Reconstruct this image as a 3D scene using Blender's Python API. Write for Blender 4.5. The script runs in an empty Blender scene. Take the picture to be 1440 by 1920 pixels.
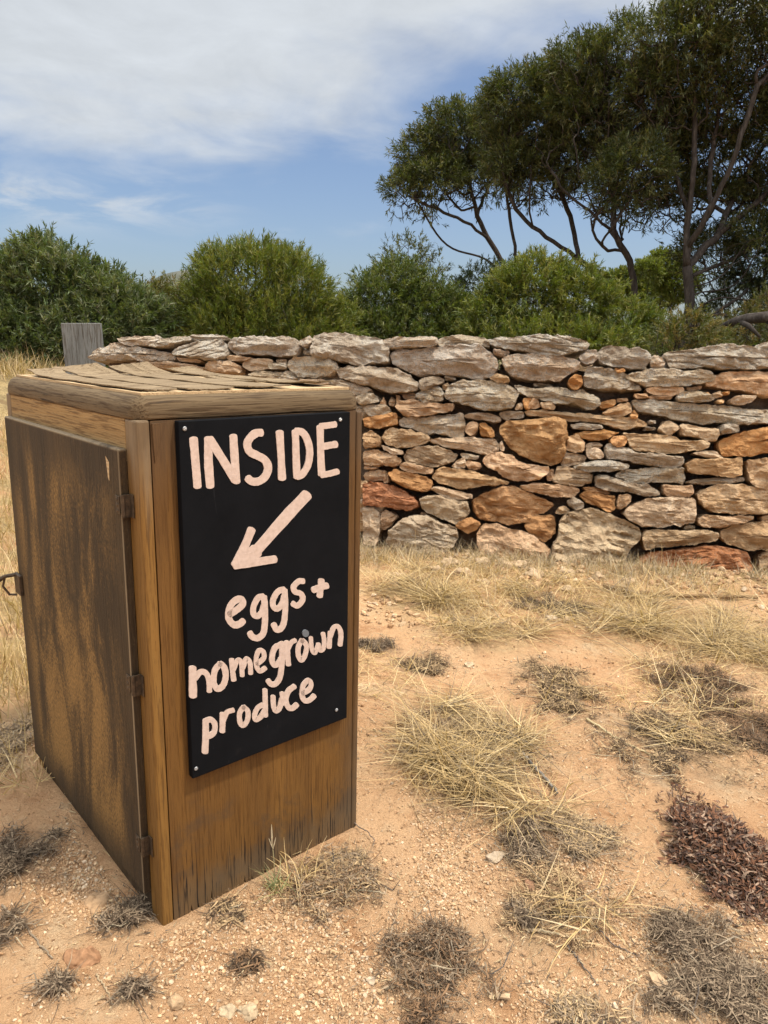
import bpy, bmesh, math, random
import numpy as np
from mathutils import Vector, Matrix
R = math.radians
S = bpy.context.scene
C = S.collection

# ---------------------------------------------------------------- camera, sky, sun, exposure
FPX, CX, CY, EYE = 1387.0, 720.0, 960.0, 1.3
_U = np.array([131., 6140., 1387.]); _U /= np.linalg.norm(_U)
_F = np.array([0, 0, -1.]) - (-_U[2]) * _U; _F /= np.linalg.norm(_F)
_X = np.cross(_F, _U)
EYEP = np.array([0, 0, EYE])
cam = bpy.data.cameras.new("camera"); camo = bpy.data.objects.new("camera", cam); C.objects.link(camo)
cam.sensor_fit = 'VERTICAL'; cam.sensor_height = 36.0; cam.lens = 36.0 * FPX / 1920.0
cam.clip_start = 0.05; cam.clip_end = 20000
camo.matrix_world = Matrix(((_X[0], _X[1], _X[2], 0), (_F[0], _F[1], _F[2], 0), (_U[0], _U[1], _U[2], EYE), (0, 0, 0, 1)))
S.camera = camo

SUN_EL, SUN_AZ = R(66), R(110)            # azimuth measured from +Y towards +X
SUN_STRENGTH, SKY_STRENGTH, EXPOSURE = 2.85, 0.112, 0.46
world = bpy.data.worlds.new("World"); S.world = world; world.use_nodes = True
wt = world.node_tree; wt.nodes.clear()
def wn(t, **k):
    n = wt.nodes.new(t)
    for a, v in k.items(): setattr(n, a, v)
    return n
def wl(a, b): wt.links.new(a, b)
def wmath(op, a, b=None, c=None, clamp=False):
    n = wn('ShaderNodeMath', operation=op, use_clamp=clamp)
    for i, v in enumerate((a, b, c)):
        if v is None: continue
        if isinstance(v, (int, float)): n.inputs[i].default_value = v
        else: wl(v, n.inputs[i])
    return n.outputs[0]
sky = wn('ShaderNodeTexSky', sky_type='NISHITA', sun_disc=False, sun_elevation=SUN_EL, sun_rotation=SUN_AZ,
         altitude=20, air_density=1.0, dust_density=2.0, ozone_density=1.6)
tc = wn('ShaderNodeTexCoord'); sp = wn('ShaderNodeSeparateXYZ'); wl(tc.outputs['Generated'], sp.inputs[0])
zc = wmath('MAXIMUM', sp.outputs[2], 0.03)
px_ = wmath('DIVIDE', sp.outputs[0], wmath('ADD', zc, 0.12)); py_ = wmath('DIVIDE', sp.outputs[1], wmath('ADD', zc, 0.12))
cb = wn('ShaderNodeCombineXYZ'); wl(px_, cb.inputs[0]); wl(py_, cb.inputs[1])
def wnoise(scale, detail, rough, off, dist=0.0):
    m = wn('ShaderNodeMapping'); m.inputs['Location'].default_value = off; wl(cb.outputs[0], m.inputs[0])
    n = wn('ShaderNodeTexNoise'); n.inputs['Scale'].default_value = scale; n.inputs['Detail'].default_value = detail
    n.inputs['Roughness'].default_value = rough; n.inputs['Distortion'].default_value = dist
    wl(m.outputs[0], n.inputs[0]); return n.outputs[0]
n_big = wnoise(0.55, 5, 0.55, (3.1, 1.7, 0), 0.3)
n_mid = wnoise(1.7, 8, 0.6, (0.4, 5.2, 0), 0.5)
# thin cloud sheet: thick overhead, a clear band lower down, a long wisp low on the left
cov = wmath('ADD', wmath('MULTIPLY', sp.outputs[2], 5.2), wmath('MULTIPLY', sp.outputs[0], -0.75))
cov = wmath('ADD', cov, wmath('ADD', wmath('MULTIPLY', wmath('SUBTRACT', n_big, 0.5), 2.6), wmath('MULTIPLY', wmath('SUBTRACT', n_mid, 0.5), 0.85)))
def smooth(v, lo, hi):
    n = wn('ShaderNodeMapRange', interpolation_type='SMOOTHSTEP'); wl(v, n.inputs[0])
    n.inputs[1].default_value = lo; n.inputs[2].default_value = hi; return n.outputs[0]
c1 = smooth(cov, 1.18, 1.95)
dz = wmath('DIVIDE', wmath('SUBTRACT', sp.outputs[2], 0.158), 0.026)
band = wmath('POWER', 2.718, wmath('MULTIPLY', wmath('MULTIPLY', dz, dz), -1.0))
side_ = smooth(wmath('MULTIPLY', sp.outputs[0], -1.0), 0.12, 0.40)
c2 = wmath('MULTIPLY', wmath('MULTIPLY', band, side_), smooth(n_mid, 0.40, 0.62))
cm = wmath('ADD', wmath('MULTIPLY', c1, 0.9), wmath('MULTIPLY', c2, 0.8), clamp=True)
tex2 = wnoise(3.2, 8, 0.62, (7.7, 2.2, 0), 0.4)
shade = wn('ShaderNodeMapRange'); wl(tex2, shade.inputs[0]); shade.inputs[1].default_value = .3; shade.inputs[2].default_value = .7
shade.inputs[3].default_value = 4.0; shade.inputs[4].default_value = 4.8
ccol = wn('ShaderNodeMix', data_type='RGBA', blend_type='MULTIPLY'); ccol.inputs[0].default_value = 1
ccol.inputs[6].default_value = (1.05, 1.10, 1.14, 1); wl(wmath('MULTIPLY', shade.outputs[0], wmath('ADD', 1.0, wmath('MULTIPLY', smooth(sp.outputs[2], .40, .75), 3.0))), ccol.inputs[7])  # cloud overhead, out of view, is brightened as added fill for shaded faces
gain = wn('ShaderNodeMix', data_type='RGBA', blend_type='MULTIPLY'); gain.inputs[0].default_value = 1
gain.inputs[7].default_value = (0.84, 0.86, 0.93, 1); wl(sky.outputs[0], gain.inputs[6])
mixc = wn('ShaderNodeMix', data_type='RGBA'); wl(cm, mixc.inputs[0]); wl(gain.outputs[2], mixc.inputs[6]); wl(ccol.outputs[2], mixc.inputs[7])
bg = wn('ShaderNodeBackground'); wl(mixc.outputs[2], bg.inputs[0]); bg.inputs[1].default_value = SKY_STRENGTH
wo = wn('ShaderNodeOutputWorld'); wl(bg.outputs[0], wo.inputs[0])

sun = bpy.data.lights.new("sun", 'SUN'); suno = bpy.data.objects.new("sun", sun); C.objects.link(suno)
sun.energy = SUN_STRENGTH; sun.angle = R(4.0); sun.color = (1.0, 0.91, 0.77)
sd = Vector((math.sin(SUN_AZ) * math.cos(SUN_EL), math.cos(SUN_AZ) * math.cos(SUN_EL), math.sin(SUN_EL)))
suno.rotation_euler = sd.to_track_quat('Z', 'Y').to_euler(); suno.location = (0, 0, 20)
S.view_settings.view_transform = 'Standard'; S.view_settings.look = 'None'
S.view_settings.exposure = EXPOSURE; S.view_settings.gamma = 1.0

# ---------------------------------------------------------------- helpers
RNG = np.random.default_rng(7)
def ray(p):
    d = np.array([p[0] - CX, CY - p[1], -FPX]); d = np.array([_X @ d, _F @ d, _U @ d]); return d / np.linalg.norm(d)
def at(px, py, depth):                   # the point seen at a photo pixel, at a given distance along +Y
    d = ray((px, py)); return EYEP + d * (depth / d[1])
def on_plane(p, P0, n):
    d = ray(p); return EYEP + d * (n @ (P0 - EYEP) / (n @ d))
def mlen(px, depth): return px * depth / FPX

def _hash(ix, iy, iz):
    h = (ix.astype(np.int64) * 374761393 + iy.astype(np.int64) * 668265263 + iz.astype(np.int64) * 1274126177) & 0x7fffffff
    h = ((h ^ (h >> 13)) * 1274126177) & 0x7fffffff
    return ((h ^ (h >> 16)) & 0xffff) / 65535.0
def vnoise(P):                           # value noise on an (N,3) array, 0..1
    P = np.asarray(P, float); I = np.floor(P).astype(np.int64); f = P - I; f = f * f * (3 - 2 * f)
    r = 0
    for dx in (0, 1):
        wx = f[:, 0] if dx else 1 - f[:, 0]
        for dy in (0, 1):
            wy = f[:, 1] if dy else 1 - f[:, 1]
            for dz_ in (0, 1):
                wz = f[:, 2] if dz_ else 1 - f[:, 2]
                r = r + wx * wy * wz * _hash(I[:, 0] + dx, I[:, 1] + dy, I[:, 2] + dz_)
    return r
def fbm(P, o=4, g=0.5):
    P = np.asarray(P, float); a = 1; s = 0; t = 0
    for i in range(o): s = s + a * vnoise(P * 2 ** i + 17.3 * i); t += a; a *= g
    return s / t
def sstep(x, a, b):
    t = np.clip((x - a) / (b - a), 0, 1); return t * t * (3 - 2 * t)

def mesh_np(name, V, F, mat, tint=None, smooth=False, parent=None, loc=None):
    V = np.asarray(V, np.float32); me = bpy.data.meshes.new(name)
    if not isinstance(F, (list, tuple)): F = [F]
    F = [np.asarray(q, np.int32) for q in F if len(q)]
    me.vertices.add(len(V)); me.vertices.foreach_set('co', V.ravel())
    tot = np.concatenate([np.full(len(q), q.shape[1], np.int32) for q in F]); idx = np.concatenate([q.ravel() for q in F])
    me.loops.add(len(idx)); me.loops.foreach_set('vertex_index', idx)
    me.polygons.add(len(tot)); st = np.concatenate([[0], np.cumsum(tot)[:-1]]).astype(np.int32)
    me.polygons.foreach_set('loop_start', st); me.polygons.foreach_set('loop_total', tot)
    me.polygons.foreach_set('use_smooth', np.full(len(tot), smooth, bool))
    me.update(calc_edges=True)
    if tint is not None:
        t = np.asarray(tint, np.float32)
        if t.ndim == 1: t = np.tile(t, (len(V), 1))
        if t.shape[1] == 3: t = np.hstack([t, np.ones((len(t), 1), np.float32)])
        at_ = me.color_attributes.new('tint', 'FLOAT_COLOR', 'POINT'); at_.data.foreach_set('color', t.astype(np.float32).ravel())
    me.materials.append(mat)
    o = bpy.data.objects.new(name, me); C.objects.link(o)
    if parent is not None: o.parent = parent
    if loc is not None: o.location = loc
    return o
def tag(o, label=None, cat=None, group=None, kind=None):
    if label: o['label'] = label
    if cat: o['category'] = cat
    if group: o['group'] = group
    if kind: o['kind'] = kind
    return o
def empty(name, loc, rz=0.0):
    o = bpy.data.objects.new(name, None); C.objects.link(o); o.location = loc; o.rotation_euler = (0, 0, rz)
    o.empty_display_size = 0.1; return o
class MB:                                # collects pieces into one mesh
    def __init__(s): s.V = []; s.F = {}; s.T = []; s.n = 0
    def add(s, V, F, tint=None):
        V = np.asarray(V, float).reshape(-1, 3)
        for q in (F if isinstance(F, (list, tuple)) and len(F) and hasattr(F[0], 'ndim') else [np.asarray(F)]):
            if len(q): s.F.setdefault(q.shape[1], []).append(q + s.n)
        if tint is not None:
            tint = np.asarray(tint, float); s.T.append(np.tile(tint, (len(V), 1)) if tint.ndim == 1 else tint)
        s.V.append(V); s.n += len(V); return s
    def box(s, a, b, bev=0.0):
        bm = bmesh.new(); bmesh.ops.create_cube(bm, size=1)
        a = np.array(a, float); b = np.array(b, float)
        for v in bm.verts: v.co = Vector(((a + b) / 2 + np.array(v.co) * (b - a)))
        if bev: bmesh.ops.bevel(bm, geom=bm.edges[:], offset=bev, segments=2, affect='EDGES', profile=0.5)
        s.addbm(bm); return s
    def addbm(s, bm):
        bm.verts.index_update(); V = [tuple(v.co) for v in bm.verts]; g = {}
        for f in bm.faces: g.setdefault(len(f.verts), []).append([v.index for v in f.verts])
        n0 = s.n
        for k, q in g.items(): s.F.setdefault(k, []).append(np.array(q) + n0)
        s.V.append(np.array(V, float)); s.n += len(V); bm.free()
    def tube(s, P, r, k=6, tint=None):
        P = np.asarray(P, float); n = len(P); r = np.broadcast_to(np.asarray(r, float), (n,))
        T = np.gradient(P, axis=0); T /= np.linalg.norm(T, axis=1)[:, None] + 1e-9
        A = np.zeros_like(T); a = np.cross(T[0], (0, 0, 1.) if abs(T[0, 2]) < .9 else (1., 0, 0))
        for i in range(n):               # carry the frame along so that bends never pinch
            a = a - T[i] * (a @ T[i]); a = a / (np.linalg.norm(a) + 1e-9); A[i] = a
        B = np.cross(T, A)
        th = np.arange(k) * 2 * np.pi / k
        V = P[:, None] + r[:, None, None] * (np.cos(th)[None, :, None] * A[:, None] + np.sin(th)[None, :, None] * B[:, None])
        i = np.arange(n - 1)[:, None] * k; j = np.arange(k)[None]; j2 = (j + 1) % k
        F = np.stack([i + j, i + j2, i + k + j2, i + k + j], -1).reshape(-1, 4)
        V = np.vstack([V.reshape(-1, 3), P[:1], P[-1:]]); jj = np.arange(k); c0 = n * k
        cap = np.vstack([np.stack([np.full(k, c0), (jj + 1) % k, jj], -1), np.stack([np.full(k, c0 + 1), (n - 1) * k + jj, (n - 1) * k + (jj + 1) % k], -1)])
        s.add(V, [F, cap], tint); return s
    def build(s, name, mat, parent=None, smooth=False):
        return mesh_np(name, np.vstack(s.V), [np.vstack(q) for q in s.F.values()], mat, np.vstack(s.T) if s.T else None, smooth, parent)

# ---------------------------------------------------------------- materials
class NT:
    def __init__(s, name, rough=0.8, spec=0.3):
        s.m = bpy.data.materials.new(name); s.m.use_nodes = True; s.t = s.m.node_tree
        s.b = s.t.nodes['Principled BSDF']; s.b.inputs['Roughness'].default_value = rough
        s.b.inputs['Specular IOR Level'].default_value = spec; s.o = s.t.nodes['Material Output']
    def n(s, t, **k):
        x = s.t.nodes.new(t)
        for a, v in k.items(): setattr(x, a, v)
        return x
    def l(s, a, b): s.t.links.new(a, b)
    def put(s, v, i):
        if isinstance(v, (int, float)): i.default_value = v
        elif isinstance(v, tuple): i.default_value = v if len(v) == 4 or i.type == 'VECTOR' else (*v, 1)
        else: s.l(v, i)
    def coord(s, scale=(1, 1, 1), obj=True, loc=(0, 0, 0)):
        m = s.n('ShaderNodeMapping'); m.inputs['Scale'].default_value = scale; m.inputs['Location'].default_value = loc
        if obj: s.l(s.n('ShaderNodeTexCoord').outputs['Object'], m.inputs[0])
        else: s.l(s.n('ShaderNodeNewGeometry').outputs['Position'], m.inputs[0])
        return m.outputs[0]
    def noise(s, v, scale, detail=5, rough=0.6, dist=0.0):
        x = s.n('ShaderNodeTexNoise'); s.l(v, x.inputs['Vector']); x.inputs['Scale'].default_value = scale
        x.inputs['Detail'].default_value = detail; x.inputs['Roughness'].default_value = rough; x.inputs['Distortion'].default_value = dist
        return x.outputs[0]
    def math(s, op, a, b=0.0, c=None, clamp=False):
        x = s.n('ShaderNodeMath', operation=op, use_clamp=clamp); s.put(a, x.inputs[0]); s.put(b, x.inputs[1])
        if c is not None: s.put(c, x.inputs[2])
        return x.outputs[0]
    def ss(s, v, lo, hi, a=0.0, b=1.0):
        x = s.n('ShaderNodeMapRange', interpolation_type='SMOOTHSTEP'); s.put(v, x.inputs[0])
        for i, q in zip((1, 2, 3, 4), (lo, hi, a, b)): x.inputs[i].default_value = q
        return x.outputs[0]
    def mix(s, f, a, b, mode='MIX'):
        x = s.n('ShaderNodeMix', data_type='RGBA', blend_type=mode); s.put(f, x.inputs[0]); s.put(a, x.inputs[6]); s.put(b, x.inputs[7]); return x.outputs[2]
    def ramp(s, v, stops):
        x = s.n('ShaderNodeValToRGB'); s.l(v, x.inputs[0]); e = x.color_ramp.elements
        while len(e) > 1: e.remove(e[-1])
        for i, (p, c) in enumerate(stops):
            q = e[0] if i == 0 else e.new(p); q.position = p; q.color = (*c, 1)
        return x.outputs[0]
    def attr(s, name='tint'):
        x = s.n('ShaderNodeAttribute', attribute_name=name); return x
    def color(s, c): s.put(c, s.b.inputs['Base Color']); return s
    def bump(s, h, strength=0.5, dist=0.01):
        x = s.n('ShaderNodeBump'); s.l(h, x.inputs['Height']); x.inputs['Strength'].default_value = strength; x.inputs['Distance'].default_value = dist
        s.l(x.outputs[0], s.b.inputs['Normal']); return s
def hsv(c, dv): return tuple(min(1, max(0, q * dv)) for q in c)

def mat_leaf(name, trans=0.25):
    k = NT(name, 0.5, 0.35); a = k.attr(); k.color(a.outputs[0])
    tr = k.n('ShaderNodeBsdfTranslucent'); k.l(k.mix(1.0, a.outputs[0], (1.5, 1.6, 0.6), 'MULTIPLY'), tr.inputs[0])
    mx = k.n('ShaderNodeMixShader'); mx.inputs[0].default_value = trans
    k.l(k.b.outputs[0], mx.inputs[1]); k.l(tr.outputs[0], mx.inputs[2]); k.l(mx.outputs[0], k.o.inputs[0]); return k.m
M_LEAF = mat_leaf('leaf')
M_STRAW = mat_leaf('dry_grass', 0.15)
def mat_tint(name, rough=0.9, bump_scale=60, bump=0.4, dist=0.003):
    k = NT(name, rough, 0.2); a = k.attr(); v = k.coord(obj=False); n = k.noise(v, bump_scale, 5)
    k.color(k.mix(1.0, a.outputs[0], k.ramp(n, [(0.25, (.6, .6, .6)), (0.75, (1.25, 1.25, 1.25))]), 'MULTIPLY')); k.bump(n, bump, dist); return k.m
M_TWIG = mat_tint('dead_stems', 0.95)
M_PEBBLE = mat_tint('limestone_gravel', 0.95, 130, 0.5, 0.002)
M_ROCK = mat_tint('loose_rock', 0.95, 70, 0.6, 0.004)
def mat_bark():
    k = NT('bark', 0.95, 0.1); v = k.coord((1, 1, .25), obj=False); n = k.noise(v, 22, 6, .65)
    k.color(k.ramp(n, [(.3, (.025, .020, .017)), (.55, (.060, .049, .041)), (.75, (.12, .10, .088))])); k.bump(n, .7, .02); return k.m
M_BARK = mat_bark()

def mat_ground():
    k = NT('sandy_soil', 0.95, 0.1); v = k.coord(obj=False)
    big = k.noise(v, 0.9, 4, .55); mid = k.noise(v, 6, 6, .65); fine = k.noise(v, 60, 6, .7); grit = k.noise(v, 260, 4, .7)
    c = k.ramp(big, [(.3, (.50, .28, .14)), (.5, (.60, .355, .185)), (.7, (.65, .415, .23))])
    c = k.mix(k.ss(mid, .52, .72), c, (.63, .43, .25)); c = k.mix(k.ss(mid, .48, .28), c, (.42, .215, .10))
    c = k.mix(k.ss(fine, .56, .70, 0, .55), c, (.64, .46, .29)); c = k.mix(k.ss(fine, .44, .30, 0, .6), c, (.29, .15, .07))
    c = k.mix(k.ss(grit, .62, .74, 0, .6), c, (.66, .53, .37)); c = k.mix(k.ss(grit, .38, .28, 0, .55), c, (.20, .12, .07))
    a = k.attr(); sx = k.n('ShaderNodeSeparateColor'); k.l(a.outputs[0], sx.inputs[0])
    scrub = k.ramp(mid, [(.3, (.10, .085, .04)), (.6, (.20, .16, .08)), (.8, (.30, .23, .12))])
    c = k.mix(k.math('MULTIPLY', sx.outputs[0], k.ss(mid, .25, .55, .6, 1)), c, scrub)
    straw = k.ramp(fine, [(.3, (.20, .13, .06)), (.55, (.42, .30, .14)), (.75, (.58, .44, .23))])
    c = k.mix(k.math('MULTIPLY', sx.outputs[1], k.ss(mid, .35, .6)), c, straw)
    dirt = k.ramp(fine, [(.3, (.10, .068, .045)), (.6, (.25, .165, .10)), (.8, (.45, .31, .19))])
    c = k.mix(k.math('MULTIPLY', sx.outputs[2], k.ss(mid, .38, .58)), c, dirt)
    k.color(c)
    h = k.math('ADD', k.math('MULTIPLY', mid, .8), k.math('ADD', k.math('MULTIPLY', fine, .45), k.math('MULTIPLY', grit, .18)))
    k.bump(h, 1.0, .045); return k.m
def mat_stone():
    k = NT('limestone', 0.92, 0.15); a = k.attr(); v = k.coord(obj=False)
    info = k.n('ShaderNodeObjectInfo')
    off = k.n('ShaderNodeVectorMath', operation='ADD'); k.l(v, off.inputs[0])
    sc = k.n('ShaderNodeVectorMath', operation='SCALE'); sc.inputs[0].default_value = (37., 11., 23.); k.l(info.outputs['Random'], sc.inputs['Scale'])
    k.l(sc.outputs[0], off.inputs[1]); p = off.outputs[0]
    st = k.n('ShaderNodeMapping'); st.inputs['Scale'].default_value = (1, 1, 3.2); st.inputs['Rotation'].default_value = (0, .25, 0); k.l(p, st.inputs[0])
    big = k.noise(p, 6, 5, .6, .6); strat = k.noise(st.outputs[0], 14, 7, .68, .8); fine = k.noise(p, 75, 6, .75); pit = k.noise(p, 150, 3, .6)
    c = a.outputs[0]
    c = k.mix(k.ss(big, .35, .68), k.mix(1.0, c, (.72, .66, .62), 'MULTIPLY'), k.mix(1.0, c, (1.16, 1.14, 1.12), 'MULTIPLY'))
    c = k.mix(k.ss(strat, .5, .75, 0, .4), c, k.mix(1.0, c, (1.5, 1.35, 1.2), 'MULTIPLY'))
    c = k.mix(k.ss(strat, .45, .25, 0, .45), c, k.mix(1.0, c, (.5, .43, .40), 'MULTIPLY'))
    c = k.mix(k.ss(fine, .55, .75, 0, .45), c, k.mix(.55, c, (.66, .58, .47)))
    c = k.mix(k.ss(fine, .42, .25, 0, .6), c, k.mix(1.0, c, (.48, .42, .38), 'MULTIPLY'))
    # lichen: pale crust and black specks, strong where alpha says so
    lich = a.outputs['Alpha']
    m1 = k.math('MULTIPLY', k.ss(k.math('ADD', k.math('MULTIPLY', big, .5), k.math('MULTIPLY', fine, .55)), .48, .60), lich)
    c = k.mix(m1, c, (.50, .47, .42))
    m2 = k.math('MULTIPLY', k.ss(k.math('ADD', k.math('MULTIPLY', strat, .5), k.math('MULTIPLY', pit, .5)), .53, .58), k.math('ADD', lich, .12))
    c = k.mix(k.math('MULTIPLY', m2, .7), c, (.11, .10, .085))
    k.color(c)
    h = k.math('ADD', k.math('MULTIPLY', strat, .6), k.math('ADD', k.math('MULTIPLY', fine, .6), k.math('MULTIPLY', big, .8)))
    k.bump(h, 1.0, .05); return k.m
M_STONE = mat_stone()

def wood(name, axis, stops, dark=(.03, .02, .012), grain=1.0, rough=.65, weather=None, cracks=.5, extra=None, spec=.25, loc=(0, 0, 0)):
    k = NT(name, rough, spec)
    sc = [26., 26., 26.]; sc[axis] = 1.1; v = k.coord(tuple(sc), loc=loc)
    sc2 = [210., 210., 210.]; sc2[axis] = 8.; v2 = k.coord(tuple(sc2), loc=loc)
    sc3 = [5., 5., 5.]; sc3[axis] = 1.6; v3 = k.coord(tuple(sc3), loc=loc)
    g = k.noise(v, 1, 6, .6, .9); f = k.noise(v2, 1, 3, .6); b = k.noise(v3, 1, 5, .6, .5)
    t = k.math('ADD', k.math('MULTIPLY', g, .34), k.math('ADD', k.math('MULTIPLY', b, .33), k.math('MULTIPLY', f, .33)))
    c = k.ramp(t, stops)
    c = k.mix(k.ss(f, .47, .62, 0, 1.0 * grain), c, k.mix(1.0, c, (.46, .40, .34), 'MULTIPLY'))
    c = k.mix(k.ss(f, .45, .30, 0, .4 * grain), c, k.mix(1.0, c, (1.35, 1.3, 1.2), 'MULTIPLY'))
    if cracks:
        c = k.mix(k.ss(k.math('ADD', k.math('MULTIPLY', g, .4), k.math('MULTIPLY', f, .6)), .60, .66, 0, cracks), c, dark)
    sc4 = [520., 520., 520.]; sc4[axis] = 34.; po_ = k.noise(k.coord(tuple(sc4), loc=loc), 1, 2, .6)
    c = k.mix(k.ss(po_, .60, .70, 0, .55 * grain), c, k.mix(1.0, c, (.30, .25, .2), 'MULTIPLY'))
    if extra: c = extra(k, c, g, f, b)
    k.color(c); h = k.math('ADD', k.math('MULTIPLY', f, .8), k.math('MULTIPLY', g, .5)); k.bump(h, .7, .004); return k.m

# ---------------------------------------------------------------- ground
CAB = np.array([-0.483, 1.431, 0.0]); CAB_A = R(48.3)
ca = np.array([math.sin(CAB_A), math.cos(CAB_A), 0]); cbv = np.array([-math.cos(CAB_A), math.sin(CAB_A), 0])
WP1 = np.array([-.1, 4.92, 0]); WU = np.array([.98509677, -.17200102, 0]); WN = np.array([-.17200102, -.98509677, 0])   # wall line, its outward face
BATTER = .24                             # the foot of the wall stands out from its top
WB = WP1 + WN * BATTER; VU = np.array([0, 0, 1.3]) - WN * BATTER; VU /= np.linalg.norm(VU); NN = np.cross(WU, VU); NN *= np.sign(NN @ WN)
def gz(x, y):
    x = np.asarray(x, float); y = np.asarray(y, float); sh = x.shape; x = x.ravel(); y = y.ravel(); z0 = np.zeros_like(x)
    near = np.exp(-((x / 9) ** 2 + ((y - 3) / 9) ** 2))
    h = (fbm(np.stack([x * .8, y * .8, z0], 1), 2) - .5) * .05 + (fbm(np.stack([x * 3.1, y * 3.1, z0 + 3], 1), 3) - .5) * .045
    h = h + (fbm(np.stack([x * 14, y * 14, z0 + 9], 1), 3) - .5) * .024 * near + (fbm(np.stack([x * 42, y * 42, z0 + 5], 1), 2) - .5) * .011 * near
    # flatten under the cabinet
    lx = (x - CAB[0]) * ca[0] + (y - CAB[1]) * ca[1]; ly = (x - CAB[0]) * cbv[0] + (y - CAB[1]) * cbv[1]
    dx = np.maximum(np.maximum(-lx, lx - .567), 0); dy = np.maximum(np.maximum(-ly, ly - .87), 0); d = np.hypot(dx, dy)
    h = h * (0.15 + .85 * sstep(d, 0, .25)) - .004 + .006 * np.exp(-(d / .05) ** 2) * fbm(np.stack([x * 9, y * 9, z0], 1), 2)
    rise = sstep(-x, .9, 3.6) * sstep(y, 2.3, 6.5) * .95 * (1 - sstep(y, 14, 40))
    wd = (x - WB[0]) * WN[0] + (y - WB[1]) * WN[1]
    foot = .015 * np.exp(-((wd - .1) / .35) ** 2) * (x > -2.2)
    return (h + rise + foot).reshape(sh)
def ground_at(px, py, extra=0.0):        # where a photo pixel meets the ground
    d = ray((px, py)); z = 0.0
    for _ in range(6):
        t = (z - EYE) / d[2]; P = EYEP + d * t; z = float(gz(np.array([P[0]]), np.array([P[1]]))[0]) * .7 + z * .3
    P[2] = float(gz(np.array([P[0]]), np.array([P[1]]))[0]) + extra; return P
def gpatch(px, py, rx, ry):
    c = ground_at(px, py); d = ray((px, py)); g = lambda a, b: EYEP + ray((a, b)) * (-EYE / ray((a, b))[2])
    return c, np.linalg.norm(g(px + rx, py) - g(px - rx, py)) / 2, np.linalg.norm(g(px, py + ry) - g(px, py - ry)) / 2

# dead mats: photo centre and half sizes, twig colour, twigs, label
DARK = (.10, .066, .041); GREY = (.25, .18, .115); BROWN = (.20, .115, .060); TAN = (.42, .285, .15)
MATS = [
 (1055, 1305, 62, 50, (DARK, TAN), 'grey dead weed patch in open sand between the straw tufts'),
 (1312, 1288, 70, 42, (DARK, BROWN), 'dark dead weed mat below the long fallen straw at right'),
 (1255, 1400, 120, 52, (DARK, TAN), 'wide dead weed mat strewn with straw, right of the bare sandy strip'),
 (1420, 1375, 48, 40, (BROWN, DARK), 'dark brown dead weed mat cut by the right edge'),
 (1005, 1592, 58, 44, (DARK, GREY), 'blackish dead weed cushion beyond the pale pebbles'),
 (1090, 1580, 70, 40, (TAN, GREY), 'thin tan dead grass mat beside the blackish cushion'),
 (1035, 1700, 80, 62, (TAN, BROWN, TAN), 'brownish dead grass mat with loose fallen stalks'),
 (975, 1725, 34, 34, (DARK, GREY), 'small dark dead weed left of the loose stalks'),
 (822, 1802, 88, 62, (DARK, GREY, BROWN), 'round grey brown dead weed among the pale gravel'),
 (1255, 1765, 50, 50, (DARK, GREY), 'dark end of the grey dead weed in the right foreground'),
 (1340, 1830, 118, 88, (GREY, DARK, GREY), 'largest grey dead weed mat in the right foreground'),
 (1120, 1905, 60, 26, (GREY, TAN), 'thin grey dead weed at the bottom edge'),
 (832, 1908, 50, 20, (DARK, BROWN), 'small dead weed at the bottom edge below the round one'),
 (605, 1655, 78, 46, (GREY, BROWN, TAN), 'dead grass mat in front of the plywood panel'),
 (660, 1625, 40, 30, (GREY, TAN), 'small dead grass by the right foot of the cabinet'),
 (248, 1708, 42, 40, (DARK, GREY), 'dark dead weed against the near corner post of the cabinet'),
 (424, 1716, 26, 18, (DARK, TAN), 'tiny dark weed in front of the near cabinet corner'),
 (463, 1816, 20, 14, (DARK, BROWN), 'tiny dark weed alone on bare sand'),
 (250, 1858, 34, 22, (GREY, DARK), 'small grey dead weed below the pinkish rock'),
 (108, 1858, 34, 24, (GREY, DARK), 'small grey dead weed near the bottom left corner'),
 (25, 1622, 55, 48, (DARK, GREY), 'dead weed mat on the left edge beside the dark door'),
 (5, 1755, 34, 50, (GREY, DARK), 'dead weed on the left edge below the larger mat'),
 (40, 1378, 45, 46, (TAN, GREY), 'dry weed at the left edge behind the door'),
 (700, 1213, 45, 10, (GREY, DARK), 'low grey weed strip right of the sign board'),
 (792, 1247, 40, 22, (DARK, TAN), 'small dark weed at the foot of a straw tuft'),
 (1040, 1140, 60, 16, (DARK, GREY), 'dark dead weed in the straw below the wall boulder'),
 (870, 1400, 88, 70, (DARK, GREY, TAN), 'dead weed mat under the big straw tuft'),
]
SUCC = (1352, 1600, 92, 90)
# straw tufts: centre, half sizes, blades, length, label
TUFTS = [
 (868, 1395, 120, 95, 1900, .24, 'big tangled straw tuft right of the cabinet'),
 (1260, 1175, 190, 56, 2300, .30, 'wide bleached straw tuft before the wall at right'),
 (800, 1120, 120, 52, 1700, .26, 'thick golden straw tuft behind the cabinet edge'),
 (1400, 1215, 60, 50, 420, .26, 'upright straw tuft at the right edge'),
 (940, 1190, 90, 34, 460, .26, 'thin straw tuft with long stalks lying to the right'),
 (1020, 1100, 90, 24, 420, .18, 'short straw tuft among pale rubble before the wall'),
 (1300, 1390, 120, 44, 170, .25, 'loose straw lying over the dead weed at right'),
 (1010, 1530, 120, 40, 160, .25, 'loose straw bundle reaching from the big tuft'),
 (1050, 1720, 90, 60, 90, .16, 'few fallen tan stalks in the middle foreground'),
]
mats_w = [gpatch(m[0], m[1], m[2] * 1.12, m[3] * 1.12) for m in MATS]; tufts_w = [gpatch(*t[:4]) for t in TUFTS]; succ_w = gpatch(*SUCC)
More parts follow.
